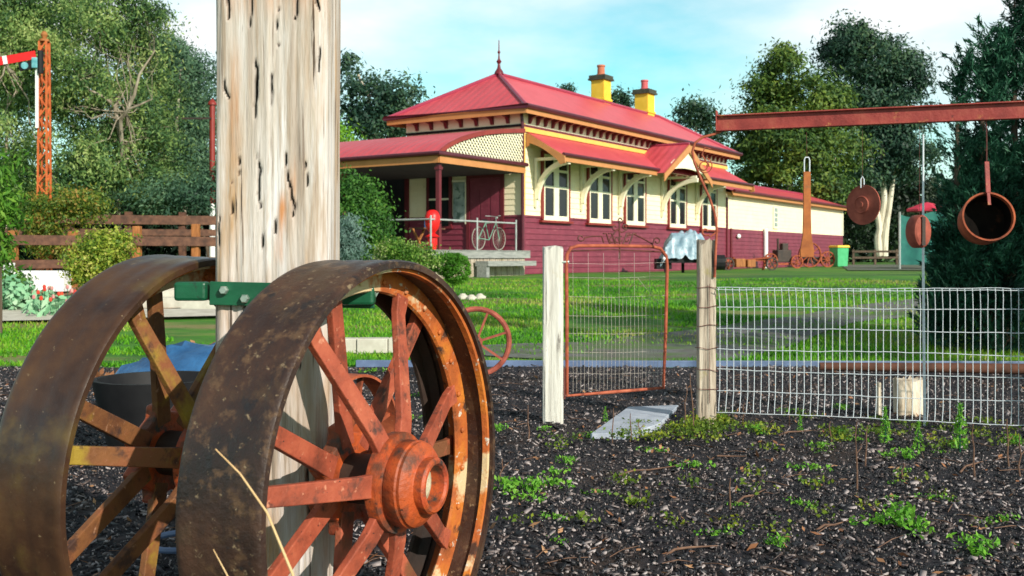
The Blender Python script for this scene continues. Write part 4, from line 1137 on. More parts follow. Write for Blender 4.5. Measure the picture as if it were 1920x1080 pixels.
# 3 drum
q = hang(1724); dd = q.y
t = thing('hanging_drum', 'short orange rusty drum with a slotted face hanging beside a thin rod', 'hanging iron', Q(1724, 434)); loc = t.location
Mr = Matrix.Rotation(R(22), 4, 'Z') @ Matrix.Rotation(R(90), 4, 'X')
rD = 31 / F * dd
ox = Matrix.Scale(.72, 4, (1, 0, 0))
b = MB(); b.lathe([(0, .045), (rD * .80, .045), (rD * .95, .035), (rD, .02), (rD, -.05), (rD * .93, -.06), (0, -.06)], 36, Matrix.Translation((0, 0, 0)) @ ox @ Mr); b.build('drum_shell', M['redrust'], t, smooth=True)
b = MB(); b.bar(Vector((.004, -.054, rD * .85)), Vector((.004, -.054, -rD * .85)), .022, .012, up=(0, 1, 0)); b.bar(Vector((-.004, -.058, rD * .9)), Vector((-.004, -.058, -rD * .6)), .006, .01, up=(0, 1, 0)); b.build('face_slot', M['darkiron'], t)
b = MB(); b.tube([LQ(1724, 225), LQ(1724, 405)], .0015, 5); b.build('cord', M['scroll'], t)
# thin upright rod behind it
rp_ = P(1731, 252, 6.95)
b = MB(); b.tube([(rp_.x, rp_.y, rp_.z), (rp_.x, rp_.y, 1.1), (rp_.x + .01, rp_.y, -.05)], [.006, .009, .010], 8)
rod = tag(b.build('rod', M['wire'], smooth=True), 'thin pale rusty rod standing upright behind the hanging drum', 'rod')
# 4 pot
q = hang(1850); dd = q.y
t = thing('hanging_pot', 'round rusty cast iron pot hanging mouth forward by a straight handle', 'hanging pot', Q(1850, 409)); loc = t.location
rD = 47 / F * dd
Mr = Matrix.Rotation(R(-9), 4, 'Z') @ Matrix.Rotation(R(78), 4, 'X')
b = MB(); b.lathe([(0, -.15), (rD * .72, -.148), (rD * .92, -.12), (rD * .98, -.04), (rD * 1.0, .03), (rD, .045), (rD * .93, .045), (rD * .91, .02), (rD * .86, -.10), (rD * .6, -.125), (0, -.128)], 44, Mr); b.build('bowl', M['rust'], t, smooth=True)
b = MB(); b.lathe([(rD * .905, .016), (rD * .85, -.095), (rD * .6, -.12), (0, -.123)], 44, Mr); b.build('shaded_inside', M['pot_shade'], t, smooth=True)  # inner skin whose dark colour paints the shade in the bowl
b = MB(); b.bar(LQ(1850, 362, -.02), LQ(1850, 303, -.0), .028, .010, up=(0, 1, 0)); b.bar(LQ(1850, 385, -.035), LQ(1850, 362, -.02), .02, .010, up=(0, 1, 0)); b.build('handle', M['beam'], t, bevel=.002)
b = MB(); b.tube([LQ(1849, 222), LQ(1850, 262), LQ(1850, 306)], .004, 6); b.build('hook', M['scroll'], t, smooth=True)

# slab and stump
sl = MB()
pts = [G(1107, 824), G(1178, 771), G(1272, 766), G(1238, 806), G(1190, 826)]
vs = [(p.x, p.y, .030 + .004 * i) for i, p in enumerate(pts)]
n = len(vs); sl.add(vs + [(a, b_, c_ - .05) for a, b_, c_ in vs], [tuple(range(n))] + [tuple(reversed(range(n, 2 * n)))] + [(i, i + n, (i + 1) % n + n, (i + 1) % n) for i in range(n)])
tag(sl.build('stone_slab', M['slab'], bevel=.004), 'pale blue-grey stone slab lying in the mulch below the gate', 'slab')
hewn_post('log_stump', 'short pale log stump standing behind the wire fence', (1703 - 960) / F * 7.35, 7.35, .175, .16, .26, 'stump', nx=8, nz=16, amp=.012, cat='stump', top=.05)
b = MB(); p = on(1648, 7.3); b.tube([p + Vector((0, 0, -.05)), p + Vector((.0, 0, .24))], [.018, .014], 7); tag(b.build('stake', M['stump'], smooth=True), 'thin short stake beside the pale log stump', 'stake')

# small spoked wheels behind
def thin_wheel(name, label, c, r, face, m_, tube_r=.02, nsp=5, hubr=.04, base=None, tilt=0, cat='wheel', group=None, wd=None):
    """face: yaw of the axle"""
    root = thing(name, label, cat, (c[0], c[1], c[2] - r), 0, group)
    Mr = Matrix.Translation((0, 0, r)) @ Matrix.Rotation(face, 4, 'Z') @ Matrix.Rotation(tilt, 4, 'X') @ Matrix.Rotation(R(90), 4, 'X')
    b = MB()
    if wd: b.lathe([(r, -wd), (r, wd), (r - .012, wd), (r - .012, -wd)], 48, Mr, closed=True)
    else: b.tube([Mr @ Vector((r * math.cos(2 * PI * i / 40), r * math.sin(2 * PI * i / 40), 0)) for i in range(40)], tube_r, 8, closed=True)
    b.build('rim', M[m_], root, smooth=True)
    for i in range(nsp):
        a = 2 * PI * i / nsp + .3
        b = MB(); b.bar(Mr @ Vector((hubr * .5 * math.cos(a), hubr * .5 * math.sin(a), 0)), Mr @ Vector(((r - tube_r * .5) * math.cos(a), (r - tube_r * .5) * math.sin(a), 0)), tube_r * 1.3, tube_r * .8); b.build('spoke', M[m_], root)
    b = MB(); b.lathe([(0, .05), (hubr * .8, .05), (hubr, .03), (hubr, -.03), (hubr * .8, -.05), (0, -.05)], 20, Mr); b.build('hub', M[m_], root, smooth=True)
    return root
c = P(893, 636, 9.9); thin_wheel('spoked_wheel', 'thin rust-red spoked wheel standing on the lawn edge behind the big right wheel', (c.x, c.y, T(c.x, c.y) + .325), .315, R(4), 'redrust', .026, 7, .06)
c = P(660, 770, 4.6); thin_wheel('iron_hoop_wheel', 'narrow dark rusty wheel seen edge-on through the spokes of the right wheel', (c.x, c.y, .31), .30, R(62), 'rust', .02, 6, .05, wd=.05)

# ------------------------------------------------------------ clutter by the station wall
t = thing('tarped_machine', 'dark machine under a crumpled silver-blue tarpaulin in front of the station wall', 'machine', on(1285, 34.5)); l0 = t.location
b = MB()
for (dx_, dy_) in ((-.7, -.3), (.5, -.35), (.0, .5), (.9, .4)): b.bar((dx_, dy_, -.1), (dx_, dy_, .75), .09, .09)
b.box((0.1, 0, .48), (1.6, .8, .30)); b.box((-.75, 0, .3), (.5, .6, .35)); b.tube([(.4, -.5, .35), (1.2, -.5, .35)], .25, 12)
b.build('machine_body', M['black'], t)
nx_, ny_ = 40, 30; vs = []
for j in range(ny_):
    for i in range(nx_):
        u = i / (nx_ - 1) * 2 - 1; v = j / (ny_ - 1) * 2 - 1
        r_ = max(abs(u), abs(v))
        z = 1.28 - .25 * abs(u) ** 2 - (max(r_ - .55, 0) / .45) ** 1.2 * (.78 + .30 * noise.noise(Vector((u * 2.5, v * 2.5, 1))))
        z += .12 * noise.noise(Vector((u * 4, v * 4, 5))) + .22 * abs(noise.noise(Vector((u * 2, v * 2, 9))))
        vs.append((u * (.80 + .12 * min(r_, .7)) + .0 + .07 * noise.noise(Vector((u * 3, v * 3, 2))), v * .55 + .05 * noise.noise(Vector((u * 6, z * 2, 2))), z))
b = MB(); b.add(vs, [(j * nx_ + i, j * nx_ + i + 1, (j + 1) * nx_ + i + 1, (j + 1) * nx_ + i) for j in range(ny_ - 1) for i in range(nx_ - 1)])
b.build('tarpaulin', M['tarp'], t, smooth=True)

def implement(label, px, d, parts):
    t = thing('farm_implement', label, 'farm machine', on(px, d), R(15))
    parts(t); return t
def plough(t):
    b = MB(); b.bar((-1.1, 0, .35), (1.1, 0, .42), .08, .10); b.bar((-.9, .3, .3), (.9, -.2, .5), .06, .06); b.bar((-.9, 0, .0), (-.6, 0, .5), .07, .07); b.bar((.6, -.1, 0), (.9, 0, .5), .07, .07); b.build('frame', M['rust'], t)
    b = MB(); b.box((-.45, -.15, .28), (.42, .30, .34)); b.box((.02, -.15, .26), (.36, .30, .30)); b.build('seat_box', M['orangewood'], t, bevel=.03)
    for x in (-1.0, .9):
        b = MB(); b.lathe([(.26, -.03), (.26, .03), (.21, .03), (.21, -.03)], 24, Matrix.Translation((x, -.3, .24)) @ Matrix.Rotation(R(90), 4, 'X'), closed=True); wv = b.build('wheel', M['darkiron'], t)
        b = MB()
        for a in range(3): b.bar((x + .22 * math.cos(a * PI / 3), -.3, .24 + .22 * math.sin(a * PI / 3)), (x - .22 * math.cos(a * PI / 3), -.3, .24 - .22 * math.sin(a * PI / 3)), .03)
        b.build('spokes', M['darkiron'], wv)
implement('low rusty plough frame with an orange box against the annexe wall', 1402, 41, plough)
def engine(t):
    b = MB(); b.box((0, 0, .55), (.7, .5, .55)); b.box((.1, 0, .95), (.3, .3, .35)); b.tube([(-.2, 0, .8), (-.2, 0, 1.35)], .05, 10); b.build('engine_block', M['darkiron'], t, bevel=.03)
    b = MB(); b.bar((-.5, -.2, .2), (.7, -.2, .2), .08); b.bar((-.5, .2, .2), (.7, .2, .2), .08); b.build('skid', M['rust'], t)
    for x, r_ in ((-.75, .34), (.55, .30)):
        b = MB(); Mx = Matrix.Translation((x, -.34, r_)) @ Matrix.Rotation(R(90), 4, 'X'); b.lathe([(r_, -.04), (r_, .04), (r_ - .05, .04), (r_ - .05, -.04)], 26, Mx, closed=True); wv = b.build('wheel', M['rust'], t)
        b = MB()
        for a in range(4): b.bar(Mx @ Vector((r_ * .9 * math.cos(a * PI / 4), r_ * .9 * math.sin(a * PI / 4), 0)), Mx @ Vector((-r_ * .9 * math.cos(a * PI / 4), -r_ * .9 * math.sin(a * PI / 4), 0)), .035)
        b.build('spokes', M['rust'], wv)
implement('dark stationary engine on rusty spoked wheels beside the white vent pipe', 1466, 46.5, engine)
def rake(t):
    for x, r_ in ((-.22, .62), (.75, .40)):
        b = MB(); Mx = Matrix.Translation((x, -.2, r_)) @ Matrix.Rotation(R(90), 4, 'X'); b.lathe([(r_, -.05), (r_, .05), (r_ - .06, .05), (r_ - .06, -.05)], 28, Mx, closed=True); wv = b.build('wheel', M['rust'], t)
        b = MB()
        for a in range(5): b.bar(Mx @ Vector((r_ * .9 * math.cos(a * PI / 5), r_ * .9 * math.sin(a * PI / 5), 0)), Mx @ Vector((-r_ * .9 * math.cos(a * PI / 5), -r_ * .9 * math.sin(a * PI / 5), 0)), .04)
        b.build('spokes', M['rust'], wv)
    b = MB(); b.tube([(-.6, -.1, .5), (1.1, -.1, .45)], .05, 8); b.box((.3, .1, .35), (1.2, .4, .3)); b.build('frame', M['darkiron'], t)
implement('rusty rake with two spoked wheels near the green bin', 1522, 51, rake)
t = thing('wheelie_bin', 'green wheelie bin with yellow lid at the far corner of the annexe', 'bin', on(1573, 54), R(20))
b = MB(); b.box((0, 0, .50), (.62, .62, 1.0), taper=1.15); b.build('bin_body', M['bingreen'], t, bevel=.03)
b = MB(); b.box((0, -.02, 1.05), (.80, .82, .12), taper=.9); b.build('lid', M['binyellow'], t, bevel=.03)

# on the verandah
t = thing('red_pedestal', 'bright red round-headed pedestal standing behind the verandah railing', 'pedestal', HP(-4.42, -.04, .72))
b = MB(); b.lathe([(0, 1.06), (.08, 1.05), (.15, 1.0), (.195, .90), (.205, .78), (.19, .64), (.15, .54), (.09, .47), (.07, .44)], 24); b.build('head', M['red'], t, smooth=True)
b = MB(); b.lathe([(0, .45), (.07, .44), (.12, .40), (.20, .35), (.13, .30), (.13, .12), (.10, .0), (0, 0)], 20); b.build('pedestal_body', M['red'], t, smooth=True)
def bicycle():
    t = thing('bicycle', 'old pale green bicycle parked on the verandah by the door', 'bicycle', HP(-1.55, .12, .722), ANG)
    for x in (-.52, .52):
        b = MB(); b.tube([(x + .32 * math.cos(2 * PI * i / 32), 0, .34 + .32 * math.sin(2 * PI * i / 32)) for i in range(32)], .013, 8, closed=True)
        for i in range(9):
            a = PI * i / 9; b.tube([(x + .31 * math.cos(a), 0, .34 + .31 * math.sin(a)), (x - .31 * math.cos(a), 0, .34 - .31 * math.sin(a))], .003, 4)
        b.build('wheel', M['biketyre'], t, smooth=True)
    b = MB(); bb = (0, 0, .30); st = (-.18, 0, .78); hd = (.36, 0, .82)
    for a, c_ in ((bb, st), (bb, hd), (st, hd), (st, (-.52, 0, .34)), (bb, (-.52, 0, .34)), (hd, (.52, 0, .34))): b.tube([a, c_], .013, 8)
    b.build('frame', M['bikegreen'], t, smooth=True)
    b = MB(); b.tube([hd, (.34, 0, .98)], .014, 6); b.tube([(.15, -.24, 1.0), (.32, -.18, 1.0), (.34, 0, .98), (.32, .18, 1.0), (.15, .24, 1.0)], .012, 6); b.build('handlebar', M['galv'], t, smooth=True)
    b = MB(); b.ball((-.22, 0, .86), .14, .07, .03); b.build('saddle', M['black'], t, smooth=True)
bicycle()
t = thing('trestle_table', 'small brown table with crossed legs on the verandah beside the red pedestal', 'table', HP(-3.3, 1.0, .722), ANG)
b = MB(); b.box((0, 0, .60), (1.0, .5, .04)); b.build('tabletop', M['railwood'], t)
for x in (-.35, .35):
    b = MB(); b.bar((x - .22, 0, 0), (x + .22, 0, .58), .05); b.bar((x + .22, .06, 0), (x - .22, .06, .58), .05); b.build('crossed_legs', M['orangewood'], t)
b = MB(); b.box((0, 0, .10), (.34, .24, .20)); o = tag(b.build('box', M['bluetarp'], bevel=.01), 'small blue box standing on the verandah table', 'box'); o.location = HP(-3.15, 1.0, 1.345)

# ------------------------------------------------------------ trees and plants
def tree(name, label, cat, base, blobs, nleaf, size, lm, bark='bark', trunks=(), r0=.25, clump=.55, per=90, aspect=.4, droop=.2, group=None, shell=.55, limbs=True, leafname='crown', thin=0.0, flat=.7, sag=0.0):
    """blobs: (x,y,z,rx,ry,rz,weight) relative to base"""
    root = thing(name, label, cat, base, 0, group)
    W = np.array([b[6] if len(b) > 6 else b[3] * b[4] * b[5] for b in blobs], float); W /= W.sum()
    nc = max(4, nleaf // per)
    which = rng.choice(len(blobs), nc, p=W)
    u = rng.normal(size=(nc, 3)); u /= np.linalg.norm(u, axis=1)[:, None]
    rad = (1 - shell * rng.random(nc) ** 1.6)[:, None]
    Bc = np.array([b[:3] for b in blobs], float)[which]; Br = np.array([b[3:6] for b in blobs], float)[which]
    cc = Bc + u * rad * Br
    k = rng.choice(nc, nleaf)
    cs = clump * (0.55 + 0.9 * rng.random(nc))
    g = rng.normal(size=(nleaf, 3)) * 0.5
    g[:, 2] *= flat
    g[:, 2] -= sag * np.linalg.norm(g[:, :2], axis=1) ** 1.4
    pts = cc[k] + g * cs[k][:, None]
    V, Fq = scatter_leaves(pts, size, aspect=aspect, droop=droop, outward=g + np.repeat(u * .35, 1, 0)[k] * 1.0)
    fastmesh(leafname, V, Fq, lm, root)
    if trunks:
        for tr in trunks:
            b = MB(); n_ = len(tr)
            rs = [r0 * (1 - .72 * i / max(n_ - 1, 1)) for i in range(n_)]
            # smooth the path
            P_ = [Vector(p) for p in tr]; pts_ = []; rr_ = []
            for i in range(n_ - 1):
                for q in range(4):
                    f = q / 4; pp_ = P_[i].lerp(P_[i + 1], f) + Vector((noise.noise(P_[i] + Vector((f, 0, 0))), noise.noise(P_[i] + Vector((0, f, 3))), 0)) * r0 * .5
                    pts_.append(pp_); rr_.append(rs[i] + (rs[i + 1] - rs[i]) * f)
            pts_.append(P_[-1]); rr_.append(rs[-1])
            b.tube(pts_, rr_, 9)
            if limbs:
                for ci in random.sample(range(nc), min(nc, limbs if limbs > 1 else 14)):
                    e_ = Vector(cc[ci]); j = min(range(len(pts_)), key=lambda q: (pts_[q] - e_).length + max(pts_[q].z - e_.z + .3, 0) * 2)
                    if (pts_[j] - e_).length < 0.3: continue
                    a = pts_[j]; mid = a.lerp(e_, .5) + Vector((random.uniform(-.1, .1), random.uniform(-.1, .1), -.12 * (e_ - a).length * random.random()))
                    ra_ = rr_[j] * .5
                    ra_ *= .6; wob = [Vector([random.uniform(-1, 1) * (e_ - a).length * .07 for _ in range(3)]) for _ in range(5)]
                    b.tube([a, a.lerp(mid, .35) + wob[0], a.lerp(mid, .7) + wob[1], mid + wob[2], mid.lerp(e_, .5) + wob[3], e_], [ra_, ra_ * .8, ra_ * .66, ra_ * .5, ra_ * .32, ra_ * .12], 6)
            b.build('trunk', M[bark], root, smooth=True)
    return root

def pxb(px, py, d, rx, ry, rz, base, w=None):
    """a crown blob centred on a pixel at distance d, radii rx, rz in pixels, ry in metres"""
    p = P(px, py, d) - Vector(base)
    t_ = (p.x, p.y, p.z, rx / F * d, ry, rz / F * d)
    return t_ + ((w if w is not None else rx * rz),)

# eucalypts on the left
b0 = on(215, 31)
bl = [pxb(230, 250, 31, 120, 1.8, 90, b0), pxb(150, 170, 30, 110, 1.8, 100, b0), pxb(260, 130, 32, 90, 1.8, 90, b0), pxb(180, 40, 31, 120, 2, 80, b0), pxb(120, -60, 31, 130, 2, 70, b0), pxb(300, 330, 31, 90, 1.5, 60, b0), pxb(260, 20, 31, 50, 1.2, 45, b0), pxb(150, 320, 29, 90, 1.4, 60, b0)]
tk_ = [P(228, 470, 31) - b0, P(222, 380, 31) - b0, P(228, 300, 31) - b0, P(225, 220, 31.2) - b0, P(200, 120, 31.2) - b0, P(190, 20, 31) - b0]
tree('eucalyptus_tree', 'tall spreading eucalyptus with pale bare branches behind the lattice signal mast', 'tree', b0, bl, 80000, .125, L_euc, 'thinbark', [tk_, [P(229, 300, 29.6) - b0, P(226, 225, 29) - b0, P(240, 205, 28.8) - b0, P(262, 197, 28.7) - b0, P(285, 186, 28.7) - b0], [P(226, 260, 29.4) - b0, P(215, 200, 29) - b0, P(196, 182, 28.8) - b0, P(170, 170, 28.7) - b0, P(150, 150, 28.7) - b0], [P(235, 210, 29) - b0, P(252, 178, 28.8) - b0, P(262, 140, 28.7) - b0, P(290, 95, 28.7) - b0]], r0=.062, clump=.58, per=260, droop=.6, limbs=30, sag=.5, aspect=.34, shell=.7)
b0 = on(20, 27)
bl = [pxb(10, 250, 27, 90, 1.5, 100, b0), pxb(20, 110, 27, 90, 1.5, 90, b0), pxb(-40, 20, 27, 120, 2, 100, b0), pxb(60, 30, 27, 80, 1.5, 80, b0), pxb(40, 370, 27, 80, 1.2, 50, b0)]
tree('eucalyptus_tree', 'dense eucalyptus filling the left edge of the view with foliage to the ground', 'tree', b0, bl, 48000, .115, L_euc, 'thinbark', [[P(15, 470, 27) - b0, P(10, 300, 27) - b0, P(25, 100, 27) - b0], [P(10, 120, 26) - b0, P(-10, 90, 25.4) - b0, P(-40, 60, 25.2) - b0]], r0=.07, clump=.52, per=260, droop=.6, limbs=18, sag=.5, aspect=.34, shell=.7)
b0 = on(345, 35)
bl = [pxb(340, 130, 35, 55, 1.6, 65, b0), pxb(330, 230, 35, 70, 1.6, 80, b0), pxb(370, 200, 36, 45, 1.4, 60, b0), pxb(360, 300, 35, 60, 1.5, 60, b0), pxb(300, 90, 36, 40, 1.2, 40, b0)]
tree('eucalyptus_tree', 'blue-grey eucalyptus whose top ends against the sky just left of the timber post', 'tree', b0, bl, 38000, .135, L_euc2, 'bark', [[P(350, 470, 35) - b0, P(345, 330, 35) - b0, P(330, 230, 34) - b0, P(340, 120, 34.5) - b0]], r0=.11, clump=.60, per=230, aspect=.36, shell=.7, droop=.35, limbs=10, sag=.4)
b0 = on(395, 30)
bl = [pxb(385, 360, 30, 50, 1.2, 50, b0), pxb(330, 370, 30, 60, 1.2, 45, b0), pxb(270, 375, 30, 60, 1.2, 40, b0)]
tree('leafy_bush', 'dark blue-green bush under the eucalypts by the thin red signal post', 'bush', b0, bl, 7000, .12, L_euc2, 'darkbark', [[(0, 0, -.1), (-.1, 0, .8), (-.3, 0, 1.6)]], r0=.08, clump=.5, per=90, limbs=6)
# sparse gum behind the station
b0 = on(700, 52)
bl = [pxb(668, 150, 52, 32, 1.6, 34, b0, 500), pxb(700, 190, 52, 45, 1.6, 45, b0, 1200), pxb(745, 190, 52, 42, 1.6, 32, b0, 2200), pxb(655, 215, 52, 28, 1.4, 32, b0, 700), pxb(715, 235, 52, 60, 1.6, 32, b0, 2400), pxb(650, 120, 52, 16, 1.0, 14, b0, 150)]
tree('gum_tree', 'thin gum tree with open crown rising behind the verandah roof', 'tree', b0, bl, 8500, .26, L_far2, 'bark', [[(0, 0, -.1), (0, 0, 3), P(702, 240, 52) - b0, P(690, 180, 52) - b0, P(672, 140, 52) - b0]], r0=.22, clump=.8, per=70, limbs=12, droop=.2)
b0 = on(640, 40)
tree('leafy_bush', 'yellow-green treetop showing just above the verandah roof beside the timber post', 'bush', b0, [pxb(632, 262, 40, 24, .8, 28, b0)], 1800, .16, L_bright, 'darkbark', [[(0, 0, -.1), (0, 0, 3.4)]], r0=.1, clump=.5, per=60, limbs=4)
# bushes in front of the verandah
b0 = on(672, 21)
tree('leafy_bush', 'large rounded green bush in front of the verandah between timber post and railing', 'bush', b0, [pxb(672, 400, 21, 58, .7, 68, b0), pxb(655, 355, 21, 34, .5, 38, b0), pxb(690, 440, 20.6, 48, .6, 42, b0)], 11000, .075, L_bush, 'darkbark', [[(0, 0, -.05), (0, 0, .9)]], r0=.05, clump=.28, per=60, limbs=8, aspect=.5)
b0 = on(645, 18)
tree('lavender_bush', 'grey-green upright lavender bush beside the timber post', 'bush', b0, [pxb(644, 440, 18, 30, .35, 42, b0), pxb(650, 470, 18, 34, .35, 30, b0)], 4200, .085, L_lav, 'darkbark', [[(0, 0, -.05), (0, 0, .4)]], r0=.02, clump=.16, per=40, limbs=6, aspect=.22, droop=-.8)
b0 = on(770, 19.5)
tree('flowering_shrub', 'low pale yellow-flecked shrub left of the clipped round hedge', 'shrub', b0, [pxb(748, 475, 19.5, 48, .5, 24, b0), pxb(790, 486, 19.2, 32, .4, 22, b0)], 6500, .05, L_mix, 'darkbark', [[(0, 0, -.05), (0, 0, .3)]], r0=.02, clump=.18, per=50, limbs=4, aspect=.55)
b0 = on(848, 19.8)
tree('clipped_hedge', 'small clipped bright green hedge ball near the verandah steps', 'hedge', b0, [pxb(856, 504, 19.8, 25, .32, 30, b0), pxb(838, 496, 19.9, 24, .3, 22, b0)], 16000, .028, L_hedge, 'darkbark', [[(0, 0, -.05), (0, 0, .25)]], r0=.03, clump=.045, per=30, limbs=4, shell=.12, aspect=.6)
# little white and grey stones along the bed
sl_ = []
for i, px in enumerate((836, 868, 884, 900)):
    b = MB(); p = on(px, 19.2 + .3 * (i % 2)); b.ball((0, 0, .03), .10, .08, .07, 10, 7, .5); o = b.build('edge_stone', M['concrete'], smooth=True); o.location = p
    tag(o, 'pale rounded edging stone on the grass below the clipped hedge', 'stone', 'edging stones below the clipped hedge')
    sl_.append((px, o, 'pale rounded edging stone', 'on the grass below the clipped hedge'))

# right background
b0 = on(1478, 64)
bl = [pxb(1465, 130, 64, 30, 1.6, 45, b0), pxb(1440, 190, 64, 55, 2.2, 45, b0), pxb(1510, 190, 64, 60, 2.2, 50, b0), pxb(1410, 260, 64, 60, 2.5, 50, b0), pxb(1480, 270, 63, 80, 2.5, 60, b0), pxb(1560, 270, 64, 55, 2.2, 60, b0), pxb(1420, 330, 64, 50, 2, 30, b0), pxb(1500, 345, 63, 90, 2.2, 40, b0), pxb(1560, 200, 64, 24, 1.5, 30, b0)]
tree('broad_tree', 'broad dark green tree with sunlit right side behind the annexe', 'tree', b0, bl, 60000, .27, L_far, 'whitebark', [[(0, 0, -.1), P(1482, 400, 64) - b0, P(1478, 300, 64) - b0, P(1468, 190, 64) - b0], [P(1550, 480, 63) - b0, P(1548, 400, 63) - b0, P(1552, 340, 63) - b0]], r0=.30, clump=.92, per=320, limbs=5, shell=.45)
b0 = on(1655, 70)
bl = [pxb(1590, 85, 70, 45, 2, 38, b0), pxb(1640, 120, 70, 60, 2.4, 45, b0), pxb(1690, 150, 70, 45, 2, 50, b0), pxb(1610, 170, 70, 60, 2, 50, b0), pxb(1680, 220, 70, 65, 2.4, 45, b0), pxb(1640, 270, 69, 70, 2, 40, b0), pxb(1700, 290, 69, 45, 1.8, 40, b0), pxb(1640, 315, 69, 60, 1.6, 25, b0)]
tree('tall_tree', 'tall dark tree with pale forked trunks behind the hanging disc', 'tree', b0, bl, 52000, .28, L_far2, 'whitebark', [[P(1650, 480, 69) - b0, P(1648, 430, 69) - b0, P(1640, 360, 69) - b0, P(1638, 300, 69) - b0], [P(1660, 480, 69) - b0, P(1662, 420, 69) - b0, P(1672, 350, 69) - b0, P(1680, 300, 69) - b0], [P(1651, 470, 69.2) - b0, P(1658, 380, 69.2) - b0, P(1655, 290, 69) - b0, P(1650, 200, 70) - b0]], r0=.27, clump=.92, per=320, limbs=3, shell=.45)
b0 = on(1305, 72)
bl = [pxb(1300, 205, 72, 30, 1.5, 14, b0, 700), pxb(1325, 222, 72, 22, 1.2, 16, b0, 500), pxb(1290, 225, 72, 18, 1.2, 10, b0, 300), pxb(1330, 255, 72, 22, 1.2, 14, b0, 400)]
tree('gum_tree', 'small flat-topped gum tree showing above the far end of the station roof', 'tree', b0, bl, 3000, .30, L_far2, 'bark', [[(0, 0, -.1), P(1306, 300, 72) - b0, P(1304, 215, 72) - b0]], r0=.22, clump=.9, per=70, limbs=10)
b0 = on(1150, 70)
tree('gum_tree', 'treetop peeping over the station ridge between the two chimneys', 'tree', b0, [pxb(1155, 182, 70, 20, 1.2, 8, b0), pxb(1175, 190, 70, 14, 1, 8, b0)], 900, .28, L_far2, 'bark', [[(0, 0, -.1), P(1155, 190, 70) - b0]], r0=.2, clump=.7, per=50, limbs=4)
b0 = on(1066, 70)
tree('gum_tree', 'tiny treetop peeping over the station ridge left of the chimneys', 'tree', b0, [pxb(1066, 168, 70, 14, 1.0, 5, b0)], 400, .24, L_far2, 'bark', [[(0, 0, -.1), P(1066, 170, 70) - b0]], r0=.2, clump=.5, per=50, limbs=3)
# conifer on the right
b0 = on(1875, 12.2)
cr = []
root = thing('conifer_tree', 'dark spiky conifer with several leaders filling the right edge', 'tree', b0)
pts = []; dirs = []
def leader(px, pytop, r_, d=12.2):
    p0 = P(px, 640, d); top = P(px, pytop, d)
    hgt_ = top.z
    ncl = int(240 * r_)
    for _ in range(ncl):
        f = random.random() ** .8; z = .05 + f * (hgt_ - .05)
        rr_ = r_ * (1 - f) ** .8 * (0.55 + .5 * random.random()) * (1.0 if f > .12 else .85)
        a = random.uniform(0, 2 * PI)
        c = np.array([px_x(px, d) + rr_ * math.cos(a), d + rr_ * math.sin(a), z])
        dr = np.array([math.cos(a), math.sin(a), .75 + .3 * random.random()]); dr /= np.linalg.norm(dr)
        m_ = 84
        t_ = rng.random(m_)[:, None]
        q = c + dr * (t_ - .4) * (.34 + .14 * random.random()) + rng.normal(size=(m_, 3)) * .035 * (1.3 - t_)
        pts.append(q); dirs.append(np.repeat(dr[None], m_, 0))
def px_x(px, d): return (px - 960) / F * d
for px, pt, r_ in ((1908, -30, .72), (1848, 58, .52), (1802, 112, .34), (1880, 60, .42), (1958, 0, .75), (1812, 330, .55), (1775, 450, .34), (1860, 300, .80), (1990, 60, .9)):
    leader(px, pt, r_)
pts = np.concatenate(pts); dirs = np.concatenate(dirs)
n = len(pts)
a = dirs + rng.normal(size=(n, 3)) * .45; a /= np.linalg.norm(a, axis=1)[:, None]
bb_ = rng.normal(size=(n, 3)); bb_ -= (bb_ * a).sum(1)[:, None] * a; bb_ /= np.linalg.norm(bb_, axis=1)[:, None]
sz = (.028 + .034 * rng.random(n))[:, None]
V = np.stack([pts - a * sz, pts + bb_ * sz * .17, pts + a * sz, pts - bb_ * sz * .17], 1).reshape(-1, 3) - np.array(b0)
fastmesh('needles', V, np.arange(4 * n).reshape(-1, 4), L_con, root)
b = MB()
for px, pt in ((1902, 0), (1842, 110), (1795, 180), (1940, 80), (1850, 330)):
    b.tube([(px_x(1875, 12.2) - b0.x, 0, -.1), (px_x((px + 1875) / 2, 12.2) - b0.x, 0, .6), (px_x(px, 12.2) - b0.x, 0, 1.3), P(px, pt, 12.2) - b0], [.10, .08, .06, .01], 8)
b.build('trunk', M['darkbark'], root, smooth=True)

# wood beyond everything
def far_wood(name, label, x0, x1, y0, y1, h0, h1, n, size, lm):
    nc = n // 90
    cx = x0 + (x1 - x0) * rng.random(nc); cy = y0 + (y1 - y0) * rng.random(nc)
    top = np.array([h0 + (h1 - h0) * (0.5 + 0.5 * noise.noise(Vector((a * .06, b * .03, 1)))) for a, b in zip(cx, cy)])
    cz = .5 + (top) * rng.random(nc) ** .7
    k = rng.choice(nc, n); g = rng.normal(size=(n, 3)) * np.array([1.3, 1.3, .9])
    V, Fq = scatter_leaves(np.stack([cx, cy, cz], 1)[k] + g, size)
    o = fastmesh(name, V, Fq, lm); return tag(o, label, 'wood', kind='stuff')
far_wood('far_wood', 'dark wood closing the view beyond the station', -75, 90, 84, 100, 5, 9, 60000, .75, L_dark)
far_wood('undergrowth', 'dark undergrowth beneath the eucalypts on the left', -22, -7.5, 36, 40, 1.6, 3.8, 30000, .28, L_dark)
b = MB(); 

